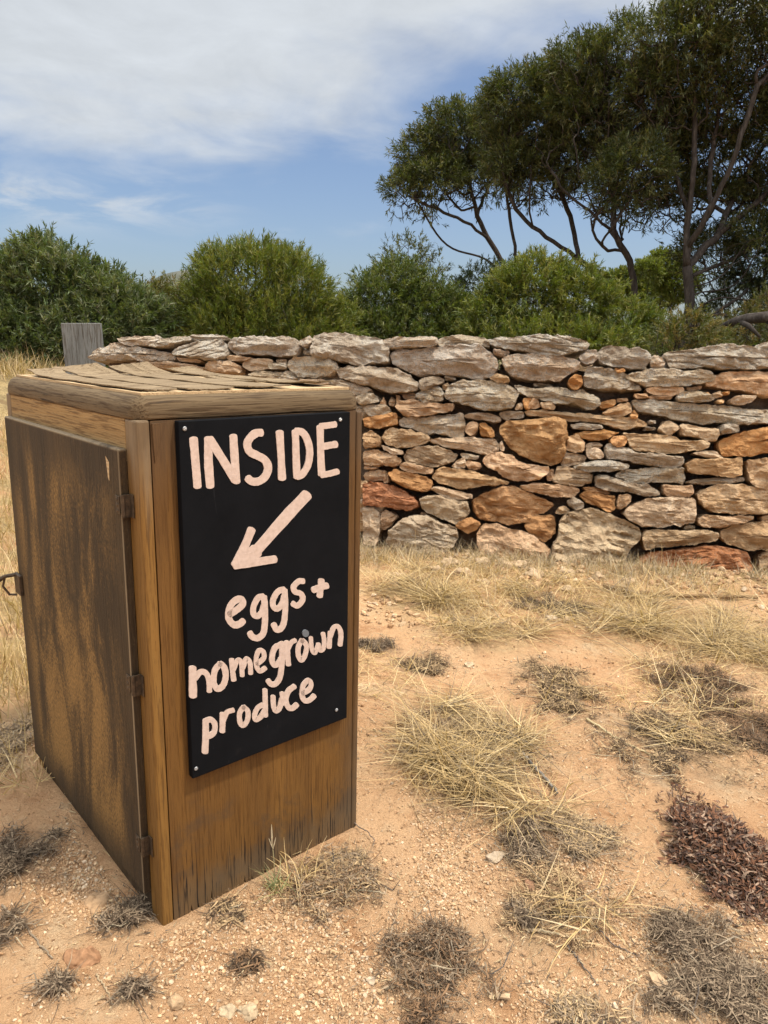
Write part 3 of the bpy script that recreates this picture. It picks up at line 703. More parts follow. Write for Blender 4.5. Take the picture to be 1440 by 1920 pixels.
k = NT('dull_iron', .6, .4); k.b.inputs['Metallic'].default_value = .6; n = k.noise(k.coord(), 90, 5)
k.color(k.ramp(n, [(.35, (.05, .035, .024)), (.6, (.11, .075, .045)), (.75, (.18, .11, .06))])); k.bump(n, .5, .002); M_IRON = k.m
k = NT('zinc_screw', .45, .5); k.b.inputs['Metallic'].default_value = .8; k.color((.34, .34, .34)); M_ZINC = k.m
k = NT('inner_shade', .9, .1); k.color((.012, .011, .01)); M_INNER_SHADE = k.m

def ragged_panel(x0, x1, y0, y1, z1, name, mat):
    """plywood sheet across x with a frayed lower edge"""
    rg_ = np.random.default_rng(3); xs_ = np.linspace(x0, x1, 180); zb = -.006 + .008 * (fbm(np.stack([xs_ * 30, xs_ * 0, xs_ * 0], 1), 3) - .3)
    zb = zb + np.where(rg_.random(180) > .90, rg_.uniform(.006, .035, 180), 0); zb[:3] = zb[-3:] = -.005
    V = np.vstack([np.stack([xs_, np.full(180, y0), zb], 1), np.stack([xs_, np.full(180, y0), np.full(180, z1)], 1),
                   np.stack([xs_, np.full(180, y1), zb], 1), np.stack([xs_, np.full(180, y1), np.full(180, z1)], 1)])
    i_ = np.arange(179); n_ = 180
    F = np.vstack([np.stack([i_, i_ + 1, n_ + i_ + 1, n_ + i_], 1), np.stack([2 * n_ + i_ + 1, 2 * n_ + i_, 3 * n_ + i_, 3 * n_ + i_ + 1], 1),
                   np.stack([i_ + 1, i_, 2 * n_ + i_, 2 * n_ + i_ + 1], 1), np.stack([n_ + i_, n_ + i_ + 1, 3 * n_ + i_ + 1, 3 * n_ + i_], 1)])
    F = np.vstack([F, [[0, n_, 3 * n_, 2 * n_]], [[n_ - 1, 3 * n_ - 1, 4 * n_ - 1, 2 * n_ - 1]]])
    return mesh_np(name, V, F, mat, None, False, cab)
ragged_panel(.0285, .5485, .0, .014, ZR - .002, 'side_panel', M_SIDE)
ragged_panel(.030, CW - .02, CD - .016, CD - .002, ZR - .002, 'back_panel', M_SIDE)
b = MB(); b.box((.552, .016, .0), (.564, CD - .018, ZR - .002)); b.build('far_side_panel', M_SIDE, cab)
b = MB(); b.box((.0, -.001, -.008), (.0270, .0575, ZR), .0045); b.build('corner_post', M_POST, cab, False)
b = MB(); b.box((.0, .832, -.006), (.027, CD, ZR), .004); b.build('corner_post', M_POST, cab, False)
b = MB(); b.box((.5495, -.003, -.003), (CW + .001, .014, ZR - .004), .005); b.build('corner_post', M_SIDE, cab, False)
b = MB(); b.box((.001, .0585, 1.060), (.022, .8315, ZR - .0005), .0015); b.build('door_rail', M_RAIL, cab)
b = MB(); b.box((.002, .0585, -.004), (.022, .8315, .058), .0015); b.build('bottom_rail', M_DOOR, cab)
b = MB(); b.box((.03, .03, .02), (.54, CD - .03, 1.10)); b.build('inner_shade_block', M_INNER_SHADE, cab)  # near-black block puts the shade inside the cabinet into colour
# a lifted splinter of veneer at the top of the side panel
b = MB()
for q0, q1, q2, hh in ((((.030, 1.140), (.058, 1.141), (.034, 1.062), .004)), ):
    V = [(q0[0], -.0005, q0[1]), (q1[0], -.0005, q1[1]), (q2[0], -.0005, q2[1]), (q0[0], -.006, q0[1]), (q1[0], -.0025, q1[1]), (q2[0], -.002, q2[1])]
    b.add(V, [np.array([[0, 1, 2], [3, 5, 4]]), np.array([[0, 3, 4, 1], [1, 4, 5, 2], [2, 5, 3, 0]])])
b.build('veneer_splinter', M_SIDE, cab)

# top rim: rounded profile swept round a rounded rectangle, mitred into four rails
def rim():
    r = .035; pts = []; segs = 8
    cs = [((r, r), 180), ((CW - r, r), 270), ((CW - r, CD - r), 0), ((r, CD - r), 90)]
    for (cx_, cy_), a0 in cs:
        for i in range(segs + 1):
            a = R(a0 + 90 * i / segs); pts.append((cx_ + r * math.cos(a), cy_ + r * math.sin(a), math.cos(a), math.sin(a)))
    prof = [(-.018, ZR), (.0008, ZR), (.0018, ZR + .003), (.0018, ZR + .018), (-.001, ZR + .029), (-.007, ZR + .039), (-.017, ZR + .045), (-.030, ZR + .048), (-.06, ZR + .048)]
    n = len(pts); mid = [segs // 2 + kq * (segs + 1) for kq in range(4)]
    for side in range(4):
        i0 = mid[side]; i1 = mid[(side + 1) % 4]; ids = []
        i = i0
        while True:
            ids.append(i)
            if i == i1: break
            i = (i + 1) % n
        # subdivide the straight run so that wear can dent it
        path = []
        for a_, b_ in zip(ids[:-1], ids[1:]):
            P, Q = np.array(pts[a_]), np.array(pts[b_]); ln = np.linalg.norm(P[:2] - Q[:2]); m_ = max(1, int(ln / .02))
            path += [P + (Q - P) * t / m_ for t in range(m_)]
        path.append(np.array(pts[ids[-1]])); path = np.array(path); V = []
        for o_, z in prof: V.append(np.stack([path[:, 0] + path[:, 2] * o_, path[:, 1] + path[:, 3] * o_, np.full(len(path), z)], 1))
        m_ = len(path); V = np.vstack(V)
        w_ = (fbm(V * 13, 3) - .5)[:, None] * .006; w_[:m_] = 0; V = V + w_ * np.array([.5, .5, .6])
        i_ = (np.arange(len(prof) - 1)[:, None] * m_ + np.arange(m_ - 1)[None]).ravel()
        mesh_np('top_rail', V, np.stack([i_, i_ + 1, i_ + m_ + 1, i_ + m_], 1), M_RIMX if side in (0, 2) else M_RIMY, None, True, cab)
rim()
b = MB(); b.box((.022, .022, ZR + .046), (CW - .022, CD - .03, ZR + .0515)); b.build('plywood_top', M_PLY, cab)
def strip(x0, x1, y0, y1, lift0, lift1, seed, name='veneer_strip', j=.02, th=.0022):
    rg_ = np.random.default_rng(seed); nx_, ny_ = 14, 50; V = []
    ends0 = rg_.uniform(0, j, nx_); ends1 = rg_.uniform(0, j * 2.2, nx_)
    for lay in (0, 1):
        for jy in range(ny_):
            t = jy / (ny_ - 1)
            for ix in range(nx_):
                s_ = ix / (nx_ - 1); y = (y0 + ends0[ix]) + (y1 - ends1[ix] - y0 - ends0[ix]) * t
                wob = .004 * math.sin(y * 17 + seed) + .003 * math.sin(y * 41 + seed * 2)
                x = x0 + (x1 - x0) * s_ + wob
                z = ZR + .0522 + (.0026 if lay else 0) + lift1 * max(0, t - .72) ** 2 * 12 * (.6 + .4 * s_) + lift0 * max(0, .2 - t) ** 2 * 20
                z += .0016 * abs(2 * s_ - 1) ** 4 + .0005 * (1 + math.sin(s_ * 6.2 + y * 9 + seed)) + .0005 * (1 + math.sin(y * 33 + seed))
                V.append((x, y, z))
    V = np.array(V); n0 = nx_ * ny_; i_ = (np.arange(ny_ - 1)[:, None] * nx_ + np.arange(nx_ - 1)[None]).ravel()
    F = [np.stack([i_, i_ + nx_, i_ + nx_ + 1, i_ + 1], 1), np.stack([i_, i_ + 1, i_ + nx_ + 1, i_ + nx_], 1) + n0]
    e = []
    for ring in (np.arange(nx_), (ny_ - 1) * nx_ + np.arange(nx_), np.arange(ny_) * nx_, np.arange(ny_) * nx_ + nx_ - 1):
        e.append(np.stack([ring[:-1], ring[1:], ring[1:] + n0, ring[:-1] + n0], 1))
    mesh_np(name, V, np.vstack(F + e), M_VENEER, None, False, cab)
strip(.030, .108, .030, .80, .0, .02, 1)
strip(.126, .240, .026, .845, .0, .03, 2)
strip(.266, .386, .024, .83, .004, .035, 3)
strip(.455, .538, .05, .84, .012, .02, 4)
strip(.395, .43, .20, .50, .004, .006, 6)

# door with its hinges and latch
b = MB(); b.box((-.018, .052, .060), (-.0005, .838, 1.0865), .003); door = b.build('door', M_DOOR, cab)
b = MB(); b.add([(-.0188, .118, 1.066), (-.0188, .100, 1.055), (-.0188, .104, 1.015), (-.0194, .109, 1.02)], [np.array([[0, 3, 1]]), np.array([[1, 3, 2]])])
b.build('paint_chip', M_PLY, door)
for zc_ in (.972, .580, .188):
    b = MB()
    b.box((-.0205, .055, zc_ - .019), (-.0183, .076, zc_ + .019), .0008)
    b.tube([(-.0160, .0455, zc_ - .022), (-.0160, .0455, zc_ + .022)], .0052, 10)
    b.box((-.0195, .0415, zc_ - .024), (-.0008, .0440, zc_ + .024), .0006)
    b.box((-.0030, .028, zc_ - .024), (-.0008, .0412, zc_ + .024), .0006)
    for q in (-.015, 0, .015): b.tube([(-.0220, .067, zc_ + q * .8), (-.0204, .067, zc_ + q * .8)], [.0035, .0042], 8)
    b.build('hinge', M_IRON, door)
b = MB()
zc_ = .605
b.box((-.028, .800, zc_ - .03), (-.0183, .850, zc_ + .03), .002)
b.tube([(-.026, .838, zc_ + .026), (-.052, .852, zc_ + .022), (-.066, .858, zc_ + .012), (-.060, .868, zc_ + .012)], [.006, .0055, .0065, .006], 8)
b.tube([(-.052, .852, zc_ + .020), (-.058, .856, zc_ - .008), (-.044, .850, zc_ - .034), (-.026, .842, zc_ - .036)], .0035, 8)
b.build('latch', M_IRON, door)

# ---------------------------------------------------------------- sign board
SGN = np.array([.078, -.0205, .352])     # in cabinet axes
sign = tag(empty('sign_board', tuple(CAB + ca * SGN[0] + cbv * SGN[1] + np.array([0, 0, SGN[2]])), math.atan2(ca[1], ca[0])),
           'black board with hand painted pale pink words and arrow, screwed to the cabinet side', 'sign')
k = NT('black_paint', .65, .4); v = k.coord(); s1 = k.noise(v, 8, 6, .65); st_ = k.noise(k.coord((60, 60, 9)), 1, 5, .7, 1.2)
c = k.ramp(s1, [(.3, (.0045, .005, .006)), (.7, (.0075, .008, .0095))]); c = k.mix(k.ss(st_, .66, .74, 0, .25), c, (.06, .06, .062))
du = k.noise(k.coord((14, 14, 11)), 1, 7, .75); c = k.mix(k.ss(du, .60, .78, 0, .22), c, (.04, .036, .032))
sc_ = k.n('ShaderNodeTexVoronoi'); k.l(k.coord((30, 30, 30)), sc_.inputs['Vector']); c = k.mix(k.ss(sc_.outputs['Distance'], .030, .015), c, (.10, .095, .09)); k.color(c)
k.bump(k.noise(k.coord((200, 200, 60)), 1, 4), .15, .001); k.b.inputs['Specular IOR Level'].default_value = .06; M_BLACK = k.m
k = NT('pink_paint', .6, .3); n = k.noise(k.coord((90, 90, 90)), 1, 5); bs = k.noise(k.coord((300, 300, 45)), 1, 4, .7); k.color(k.mix(k.ss(bs, .60, .78, 0, .28), k.ramp(n, [(.3, (.48, .36, .29)), (.55, (.56, .43, .355)), (.75, (.61, .48, .405))]), (.33, .25, .21))); k.bump(k.noise(k.coord((60, 60, 260)), 1, 4), .3, .001); M_PINK = k.m
BW, BH, BT = .437, .792, .019
b = MB(); b.box((0, 0, 0), (BW, BT, BH), .002); b.build('board', M_BLACK, sign)
SF0 = CAB + ca * SGN[0] + cbv * SGN[1] + np.array([0, 0, SGN[2]])
def s_loc(p):
    P = on_plane(p, SF0, -cbv) - SF0; return np.array([P @ ca, P[2]])
LET = {'A': (320, 760, 4.0), 'B': (320, 1060, 4.0)}
def cr(P, m=7):
    P = np.array(P, float)
    if len(P) < 3: return np.array([P[0] + (P[-1] - P[0]) * t for t in np.linspace(0, 1, 10)])
    Q = np.vstack([2 * P[0] - P[1], P, 2 * P[-1] - P[-2]]); o = []
    for i in range(1, len(Q) - 2):
        for t in np.linspace(0, 1, m, endpoint=False):
            o.append(.5 * (2 * Q[i] + (Q[i + 1] - Q[i - 1]) * t + (2 * Q[i - 1] - 5 * Q[i] + 4 * Q[i + 1] - Q[i + 2]) * t * t + (3 * Q[i] - Q[i - 1] - 3 * Q[i + 1] + Q[i + 2]) * t ** 3))
    return np.array(o + [P[-1]])
lay = [0]
def paint(mb, crop, pts, w, rg_, straight=False):
    ox, oy, sc = LET[crop]; P = np.array(pts, float)
    P = np.vstack([np.array([P[i] + (P[i + 1] - P[i]) * t for t in np.linspace(0, 1, 8, endpoint=False)]) for i in range(len(P) - 1)] + [P[-1:]]) if straight else cr(P)
    T = np.gradient(P, axis=0); T /= np.linalg.norm(T, axis=1)[:, None] + 1e-9; N = np.stack([-T[:, 1], T[:, 0]], 1)
    ww = w / 2 * (1 + np.convolve(rg_.uniform(-.11, .11, len(P) + 4), np.ones(5) / 5, 'valid')); L = P + N * ww[:, None]; Rr = P - N * ww[:, None]
    def capf(c_, t_, n_, w_): return [c_ + t_ * w_ * .55 * math.sin(a) + n_ * w_ * math.cos(a) for a in np.linspace(math.pi, 0, 7)[1:-1]]
    ring = np.vstack([Rr, capf(P[-1], T[-1], N[-1], ww[-1]), L[::-1], capf(P[0], -T[0], -N[0], ww[0])])
    n = len(ring); ring = ring + rg_.uniform(-.9, .9, ring.shape)
    loc = np.array([s_loc((ox + q[0] / sc, oy + q[1] / sc)) for q in ring])
    lay[0] = (lay[0] + 1) % 9; y = -.0006 - .00022 * lay[0]
    # quads down the stroke, fans at the ends
    m = len(P); V = np.vstack([np.stack([loc[:, 0], np.full(n, y), loc[:, 1]], 1), np.stack([loc[:, 0], np.full(n, .0005), loc[:, 1]], 1)])
    i_ = np.arange(m - 1); ncap = 5; Li = m + ncap + m - 1 - np.arange(m)
    F4 = np.stack([i_, i_ + 1, Li[i_ + 1], Li[i_]], 1); j = np.arange(n); F4 = np.vstack([F4, np.stack([j, j + n, (j + 1) % n + n, (j + 1) % n], 1)])
    F3 = []
    for q in range(ncap): F3.append([m - 1, m + q, m + q + 1])
    e0 = m + ncap + m
    for q in range(ncap): F3.append([0, (e0 + q - 1) if q == 0 else e0 + q - 1, e0 + q])
    mb.add(V, [F4, np.array(F3)])
WORDS = [
 ('lettering', 'INSIDE', 'A', [
  ([(170, 250), (185, 420), (200, 610)], 62), ([(282, 248), (282, 420), (295, 608)], 64), ([(290, 252), (385, 400), (482, 560)], 62), ([(468, 230), (478, 400), (492, 575)], 58),
  ([(680, 205), (640, 208), (598, 240), (572, 290), (590, 345), (645, 375), (705, 410), (728, 470), (705, 535), (655, 570), (605, 568), (575, 545)], 60),
  ([(815, 200), (825, 380), (833, 550)], 55), ([(932, 195), (938, 380), (945, 540)], 54), ([(935, 192), (985, 203), (1022, 260), (1040, 350), (1025, 450), (985, 515), (945, 535)], 52),
  ([(1120, 160), (1124, 350), (1132, 520)], 52), ([(1122, 158), (1180, 150), (1235, 142)], 48), ([(1130, 312), (1190, 300), (1240, 292)], 52), ([(1130, 522), (1190, 512), (1252, 495)], 46)]),
 ('arrow', None, 'A', [([(1020, 670), (870, 830), (640, 1090)], 84), ([(640, 1090), (560, 1160)], 100), ([(480, 1198), (545, 1075), (605, 930)], 62), ([(478, 1200), (640, 1175), (782, 1152)], 58), ([(520, 1160), (600, 1150)], 90)]),
 ('lettering', 'eggs+', 'B', [
  ([(440, 368), (500, 330), (540, 290), (530, 255), (490, 260), (450, 300), (433, 360), (440, 410), (475, 445), (515, 440), (545, 415)], 50),
  ([(695, 232), (655, 245), (622, 305), (620, 362), (650, 380), (682, 350), (702, 285)], 44), ([(698, 235), (706, 330), (704, 445), (690, 515), (650, 545), (612, 535), (592, 505)], 46),
  ([(850, 180), (805, 195), (768, 255), (768, 305), (798, 325), (832, 290), (850, 230)], 44), ([(852, 182), (858, 300), (850, 415), (828, 470), (792, 482), (770, 440)], 44),
  ([(995, 118), (958, 120), (920, 160), (932, 197), (975, 212), (987, 258), (950, 302), (912, 285)], 42),
  ([(1128, 110), (1122, 170), (1115, 232)], 46), ([(1065, 185), (1120, 165), (1172, 150)], 46)]),
 ('lettering', 'homegrown', 'B', [
  ([(162, 765), (163, 870), (165, 980)], 56), ([(182, 850), (222, 800), (265, 810), (287, 865), (290, 945)], 42),
  ([(370, 735), (330, 790), (322, 880), (350, 925), (392, 900), (412, 830), (400, 765), (370, 735)], 46),
  ([(455, 705), (463, 790), (472, 860)], 40), ([(470, 780), (500, 712), (528, 730), (535, 828)], 36), ([(540, 768), (565, 702), (593, 732), (598, 812)], 36),
  ([(645, 740), (695, 695), (692, 645), (660, 640), (640, 690), (642, 755), (668, 792), (708, 768)], 36),
  ([(832, 588), (778, 620), (757, 695), (770, 742), (800, 738), (830, 690)], 42), ([(832, 578), (832, 700), (820, 825), (790, 882), (752, 890), (727, 862)], 42),
  ([(868, 572), (872, 660), (880, 745)], 40), ([(880, 625), (905, 578), (935, 562)], 36),
  ([(985, 560), (957, 610), (957, 675), (980, 710), (1008, 670), (1016, 600), (985, 560)], 38),
  ([(1050, 540), (1056, 620), (1078, 655), (1098, 615), (1105, 588)], 34), ([(1105, 588), (1115, 632), (1140, 628), (1150, 565), (1140, 508)], 34),
  ([(1195, 500), (1190, 560), (1185, 615)], 38), ([(1195, 535), (1220, 468), (1255, 460), (1274, 510), (1268, 598)], 36)]),
 ('lettering', 'produce', 'B', [
  ([(260, 1160), (260, 1270), (255, 1400)], 48), ([(262, 1165), (300, 1155), (328, 1190), (322, 1250), (285, 1278), (265, 1282)], 42),
  ([(385, 1110), (386, 1180), (384, 1245)], 42), ([(392, 1170), (420, 1105), (470, 1085)], 38),
  ([(545, 1060), (516, 1110), (520, 1178), (545, 1200), (574, 1160), (578, 1095), (545, 1060)], 38),
  ([(690, 1045), (650, 1070), (628, 1125), (640, 1158), (678, 1130), (702, 1085)], 38), ([(705, 930), (708, 1030), (710, 1130)], 38),
  ([(765, 980), (770, 1055), (787, 1090), (815, 1068), (830, 1000)], 38), ([(832, 955), (840, 1000), (852, 1040)], 36),
  ([(928, 905), (882, 940), (862, 1000), (877, 1058), (910, 1070), (945, 1042)], 40),
  ([(985, 960), (1035, 930), (1050, 885), (1027, 862), (992, 900), (982, 965), (1000, 1012), (1038, 1010), (1075, 975)], 38)]),
]
for nm, wd, crop, strokes in WORDS:
    mb = MB(); rg_ = np.random.default_rng(len(strokes) * 7)
    for pts, w in strokes: paint(mb, crop, pts, w, rg_, len(pts) <= 2)
    o = mb.build(nm, M_PINK, sign)
    if wd: o['label'] = 'pale pink painted word ' + wd
b = MB(); us_ = [s_loc((572 + 6.2 * math.cos(a_), 1187 + 7 * math.sin(a_))) for a_ in np.linspace(0, 2 * math.pi, 14, endpoint=False)]
b.add([(q[0], -.0030, q[1]) for q in us_] + [(q[0], .0005, q[1]) for q in us_], [np.arange(14)[None], np.stack([np.arange(14), np.arange(14) + 14, (np.arange(14) + 1) % 14 + 14, (np.arange(14) + 1) % 14], 1)])
k = NT('grey_smudge', .7, .2); k.color((.13, .14, .15)); b.build('paint_smudge', k.m, sign)
for px, py in ((346.3, 803.8), (638, 787), (367.5, 1441), (630.8, 1331)):
    u, z = s_loc((px, py)); b = MB(); b.tube([(u, -.0022, z), (u, -.0012, z), (u, .001, z)], [.0036, .0046, .0048], 14)
    a = 0.5
    for q in (a, a + math.pi / 2):
        d = np.array([math.cos(q), math.sin(q)]) * .0028
        b.tube([(u - d[0], -.0023, z - d[1]), (u + d[0], -.0023, z + d[1])], .0007, 4)
    b.build('screw', M_ZINC, sign)

# ---------------------------------------------------------------- grey slab post at the far end of the wall
M_GREYWOOD = wood('silver_grey_timber', 2, [(.28, (.10, .098, .09)), (.5, (.17, .168, .155)), (.75, (.25, .245, .225))], cracks=.5, rough=.9)
pA = at(161, 640, 5.9); zg = float(gz(np.array([pA[0]]), np.array([pA[1]]))[0])
post = MB(); hw = mlen(34, 5.9)
post.box((-hw, -.035, -.1), (hw, .035, at(160, 606, 5.9)[2] - zg), .006)
po = tag(post.build('timber_post', M_GREYWOOD), 'silver grey timber slab post standing at the left end of the wall', 'post')
po.location = (pA[0], pA[1], zg); po.rotation_euler = (0, R(-1.5), R(12))

# ---------------------------------------------------------------- bushes and trees
def unit(v): return v / (np.linalg.norm(v, axis=-1, keepdims=True) + 1e-9)
def leaves(pos, dirs, n_leaf, ln, wd, spread, cols, rg_, twig=.16):
    """leaf sprays: every spray is a short twig carrying n_leaf narrow folded leaves"""
    N = len(pos); t = rg_.uniform(.0, 1, (N, n_leaf)); base = pos[:, None] + dirs[:, None] * (t * twig)[..., None]
    d = unit(dirs[:, None] * .9 + rg_.normal(0, spread, (N, n_leaf, 3)) + np.array([0, 0, -.12])); base = base.reshape(-1, 3); d = d.reshape(-1, 3); M = len(d)
    up = unit(rg_.normal(0, .5, (M, 3)) + np.array([0, 0, 1.])); sd_ = unit(np.cross(d, up)); nn = np.cross(sd_, d)
    L = ln * rg_.uniform(.6, 1.25, M)[:, None]; W = wd * rg_.uniform(.7, 1.3, M)[:, None]
    sag = rg_.uniform(-.02, .16, M)[:, None] * L
    V = np.stack([base, base + d * L * .45 + sd_ * W * .5 + nn * W * .15, base + d * L - np.array([0, 0, 1.]) * sag, base + d * L * .45 - sd_ * W * .5 + nn * W * .15], 1).reshape(-1, 3)
    F = np.arange(M * 4).reshape(-1, 4)
    ci = rg_.choice(len(cols), N, p=None); cc = np.array(cols)[ci]; cc = np.repeat(cc, n_leaf, 0) * rg_.uniform(.7, 1.3, (M, 1)); cc = cc * (1 + rg_.normal(0, .06, (M, 3)))
    return V, F, np.repeat(np.clip(cc, 0, 1), 4, 0)
def lobe_sprays(lobes, dens, rg_, shell=.55, bottom=1.0, updir=.5):
    """sprays through the outer shell of ellipsoid lobes, dropped where another lobe buries them deep"""
    P = []; D = []
    C_ = np.array([l[0] for l in lobes]); R_ = np.array([l[1] for l in lobes])
    for c0, r in lobes:
        r = np.array(r); n = int(2.1 * dens * (r[0] * r[1] * r[2]) ** (2 / 3)); u = unit(rg_.normal(0, 1, (n, 3)))
        keep = (u[:, 2] > -.55) | (rg_.random(n) < bottom); u = u[keep]
        q = 1 - (1 - shell) * rg_.random(len(u)) ** 1.6
        nz_ = fbm(u * 5.0 + c0 * 3, 2); bump = (1 + .55 * (fbm(u * 2.6 + c0, 3) - .5) + .30 * (nz_ - .5)) * (1 - .30 * sstep(-nz_, -.50, -.38))
        P.append(c0 + u * r * (q * bump)[:, None]); D.append(unit(u / r * r.mean() + np.array([0, 0, updir]) + rg_.normal(0, .45, u.shape)))
    P = np.vstack(P); D = np.vstack(D); inside = np.zeros(len(P), int)
    for c0, r in zip(C_, R_): inside += (((P - c0) / r) ** 2).sum(1) < .40
    k_ = (inside < 1) | (rg_.random(len(P)) < .12); P = P[k_]; D = D[k_]
    k_ = P[:, 2] > gz(P[:, 0], P[:, 1]) + .02; return P[k_], D[k_]
def grow(trunks, tips, rg_, tip_r=.006, power=.46, trunk_r=.09, sag=.03, limbs=None):
    """branch skeleton: traced limbs, then every tip joined to the nearest limb; thickness from what it carries"""
    pos = []; par = []; mb = MB()
    for tr, attach in trunks:
        tr = np.array(tr); pr = -1 if attach is None else int(np.argmin(np.linalg.norm(np.array(pos) - tr[0], axis=1)))
        s = np.concatenate([[0], np.cumsum(np.linalg.norm(np.diff(tr, axis=0), axis=1))]); n = max(3, int(s[-1] / .16)); t = np.linspace(0, s[-1], n)
        Q = np.stack([np.interp(t, s, tr[:, i]) for i in range(3)], 1)
        for _ in range(2): Q[1:-1] = .5 * Q[1:-1] + .25 * (Q[2:] + Q[:-2])
        Q[1:-1] += rg_.normal(0, .012, Q[1:-1].shape)
        for q in Q: pos.append(q); par.append(pr); pr = len(pos) - 1
    nt = len(pos); load = [0.0] * nt
    for tp in ([] if limbs is None else limbs):   # long limbs that fork low and fan out into the crown
        A = np.array(pos[:nt]); v = tp - A; hz = np.hypot(v[:, 0], v[:, 1]); ok = (v[:, 2] > .75 * hz) & (A[:, 2] > A[0, 2] + .7)
        cost = np.linalg.norm(v, axis=1) + np.where(ok, 0, 50); i = int(np.argmin(cost)); L_ = np.linalg.norm(v[i]); n = max(3, int(L_ / .16)); pr = i; bd = rg_.normal(0, .07, 3) * L_; bd2 = rg_.normal(0, .035, 3) * L_
        for t in np.linspace(0, 1, n + 1)[1:]:
            pos.append(A[i] + v[i] * t + bd * math.sin(math.pi * t) + bd2 * math.sin(2.6 * math.pi * t) - np.array([0, 0, .10 * L_ * math.sin(math.pi * t)])); par.append(pr); load.append(0.0); pr = len(pos) - 1
    base = pos[0]; d0 = np.array([np.linalg.norm(np.array(pos) - t, axis=1).min() for t in tips]); tips = tips[np.argsort(d0)]
    for tp in tips:
        A = np.array(pos); v = tp - A; d = np.linalg.norm(v, axis=1); cost = d * (1.25 - .5 * v[:, 2] / (d + 1e-6)) + .10 * np.linalg.norm(A - base, axis=1) * 0
        i = int(np.argmin(cost)); n = max(2, int(d[i] / .14)); pr = i; bend = rg_.normal(0, .10, 3) * d[i]
        for t in np.linspace(0, 1, n + 1)[1:]:
            q = A[i] + v[i] * t + bend * math.sin(math.pi * t) + np.array([0, 0, sag * d[i] * math.sin(math.pi * t)]) + rg_.normal(0, .008, 3)
            pos.append(q); par.append(pr); load.append(0.0); pr = len(pos) - 1
        load[-1] += 1
    for i in range(len(pos) - 1, -1, -1):
        if par[i] >= 0: load[par[i]] += load[i]
    P = np.array(pos); ld = np.maximum(np.array(load), .6); r = tip_r * ld ** power; r = np.minimum(r, trunk_r)
    kids = {}
    for i, p_ in enumerate(par): kids.setdefault(p_, []).append(i)
    done = np.zeros(len(pos), bool)
    for i in range(len(pos)):
        if done[i]: continue
        chain = ([par[i]] if par[i] >= 0 else []) + [i]; done[i] = True; j = i
        while True:
            ks = [q for q in kids.get(j, []) if not done[q]]
            if not ks: break
            j = max(ks, key=lambda q: load[q]); done[j] = True; chain.append(j)
        rr = r[chain].copy()
        if par[i] >= 0: rr[0] = min(rr[0], rr[1] * 1.15)
        mb.tube(P[chain], rr, 7 if rr.max() > .03 else (5 if rr.max() > .012 else 3))
    return mb
def px_lobes(ls, depth):
    o = []
    for px, py, rx, ry, dd in ls:
        c = at(px, py, depth + dd); o.append((c, (mlen(rx, depth + dd), mlen((rx + ry) / 2, depth + dd) * .9, mlen(ry, depth + dd))))
    return o
GREENS = {
 'blue': [(.088, .108, .038), (.108, .126, .050), (.066, .088, .030), (.160, .168, .088)],
 'mid': [(.085, .104, .023), (.104, .120, .029), (.062, .082, .020), (.145, .150, .045)],
 'yellow': [(.115, .132, .022), (.142, .152, .028), (.082, .104, .020), (.190, .185, .050)],
 'olive': [(.125, .112, .030), (.095, .098, .026), (.180, .128, .042), (.080, .085, .025)],
 'dark': [(.046, .060, .022), (.060, .076, .027), (.038, .052, .019), (.085, .094, .044)],
 'lime': [(.13, .145, .025), (.15, .165, .032), (.10, .12, .023)],
 'tree': [(.056, .066, .019), (.074, .082, .025), (.042, .050, .016), (.125, .124, .050)]}
def bush(px, depth, lobes, greens, dens, label, cat='bush', leaf=(.085, .013), n_leaf=17, seed=1, group='bushes behind the wall', name='bush', shell=.62, updir=.5, spread=.42, twig=.15):
    rg_ = np.random.default_rng(seed); L = [(q0, tuple(np.array(q1) * .91)) for q0, q1 in px_lobes([(l[0], l[1] + 9, l[2], l[3], l[4]) for l in lobes], depth)]; c = at(px, 640, depth); zg = float(gz(np.array([c[0]]), np.array([c[1]]))[0])
    root = tag(empty(name, (c[0], c[1], zg)), label, cat, group); inv = -np.array(root.location)
    P, D = lobe_sprays(L, dens, rg_, shell, .8, updir); V, F, T = leaves(P, D, int(n_leaf * 1.25), leaf[0] * .86, leaf[1] * .92, spread, GREENS[greens] if isinstance(greens, str) else greens, rg_, twig)
    mesh_np('foliage', V + inv, F, M_LEAF, T, False, root)
    tips = P[rg_.choice(len(P), min(len(P), 90), False)]; g = np.array([c[0], c[1], zg - .05])
    tr = []
    for q in range(4):
        l = L[min(q, len(L) - 1)][0]; tr.append(([g + rg_.normal(0, .05, 3) * [1, 1, 0], g + (l - g) * .5 + rg_.normal(0, .08, 3), l], None))
    grow(tr, tips, rg_, .005, .45, .05).build('stems', M_BARK, root, True).location = inv
    return root
bush(110, 8.6, [(95, 575, 125, 118, 0), (215, 612, 95, 80, -.2), (-25, 612, 120, 105, 0), (72, 520, 85, 64, .2), (175, 552, 80, 60, .2), (255, 588, 52, 45, 0), (150, 650, 120, 80, -.4), (20, 660, 110, 80, -.5), (285, 640, 40, 60, 0), (-120, 640, 110, 130, 0)],
     'blue', 2300, 'large rounded blue green bush at the far left', leaf=(.095, .0145), seed=11)
bush(300, 9.4, [(300, 570, 66, 44, 0), (370, 585, 60, 52, 0), (240, 600, 60, 50, .2), (330, 625, 120, 50, -.3), (335, 560, 44, 38, .1), (270, 585, 50, 45, 0)],
     'olive', 1500, 'low olive brown bush between the two rounded bushes at left', leaf=(.075, .011), seed=12, spread=.5)
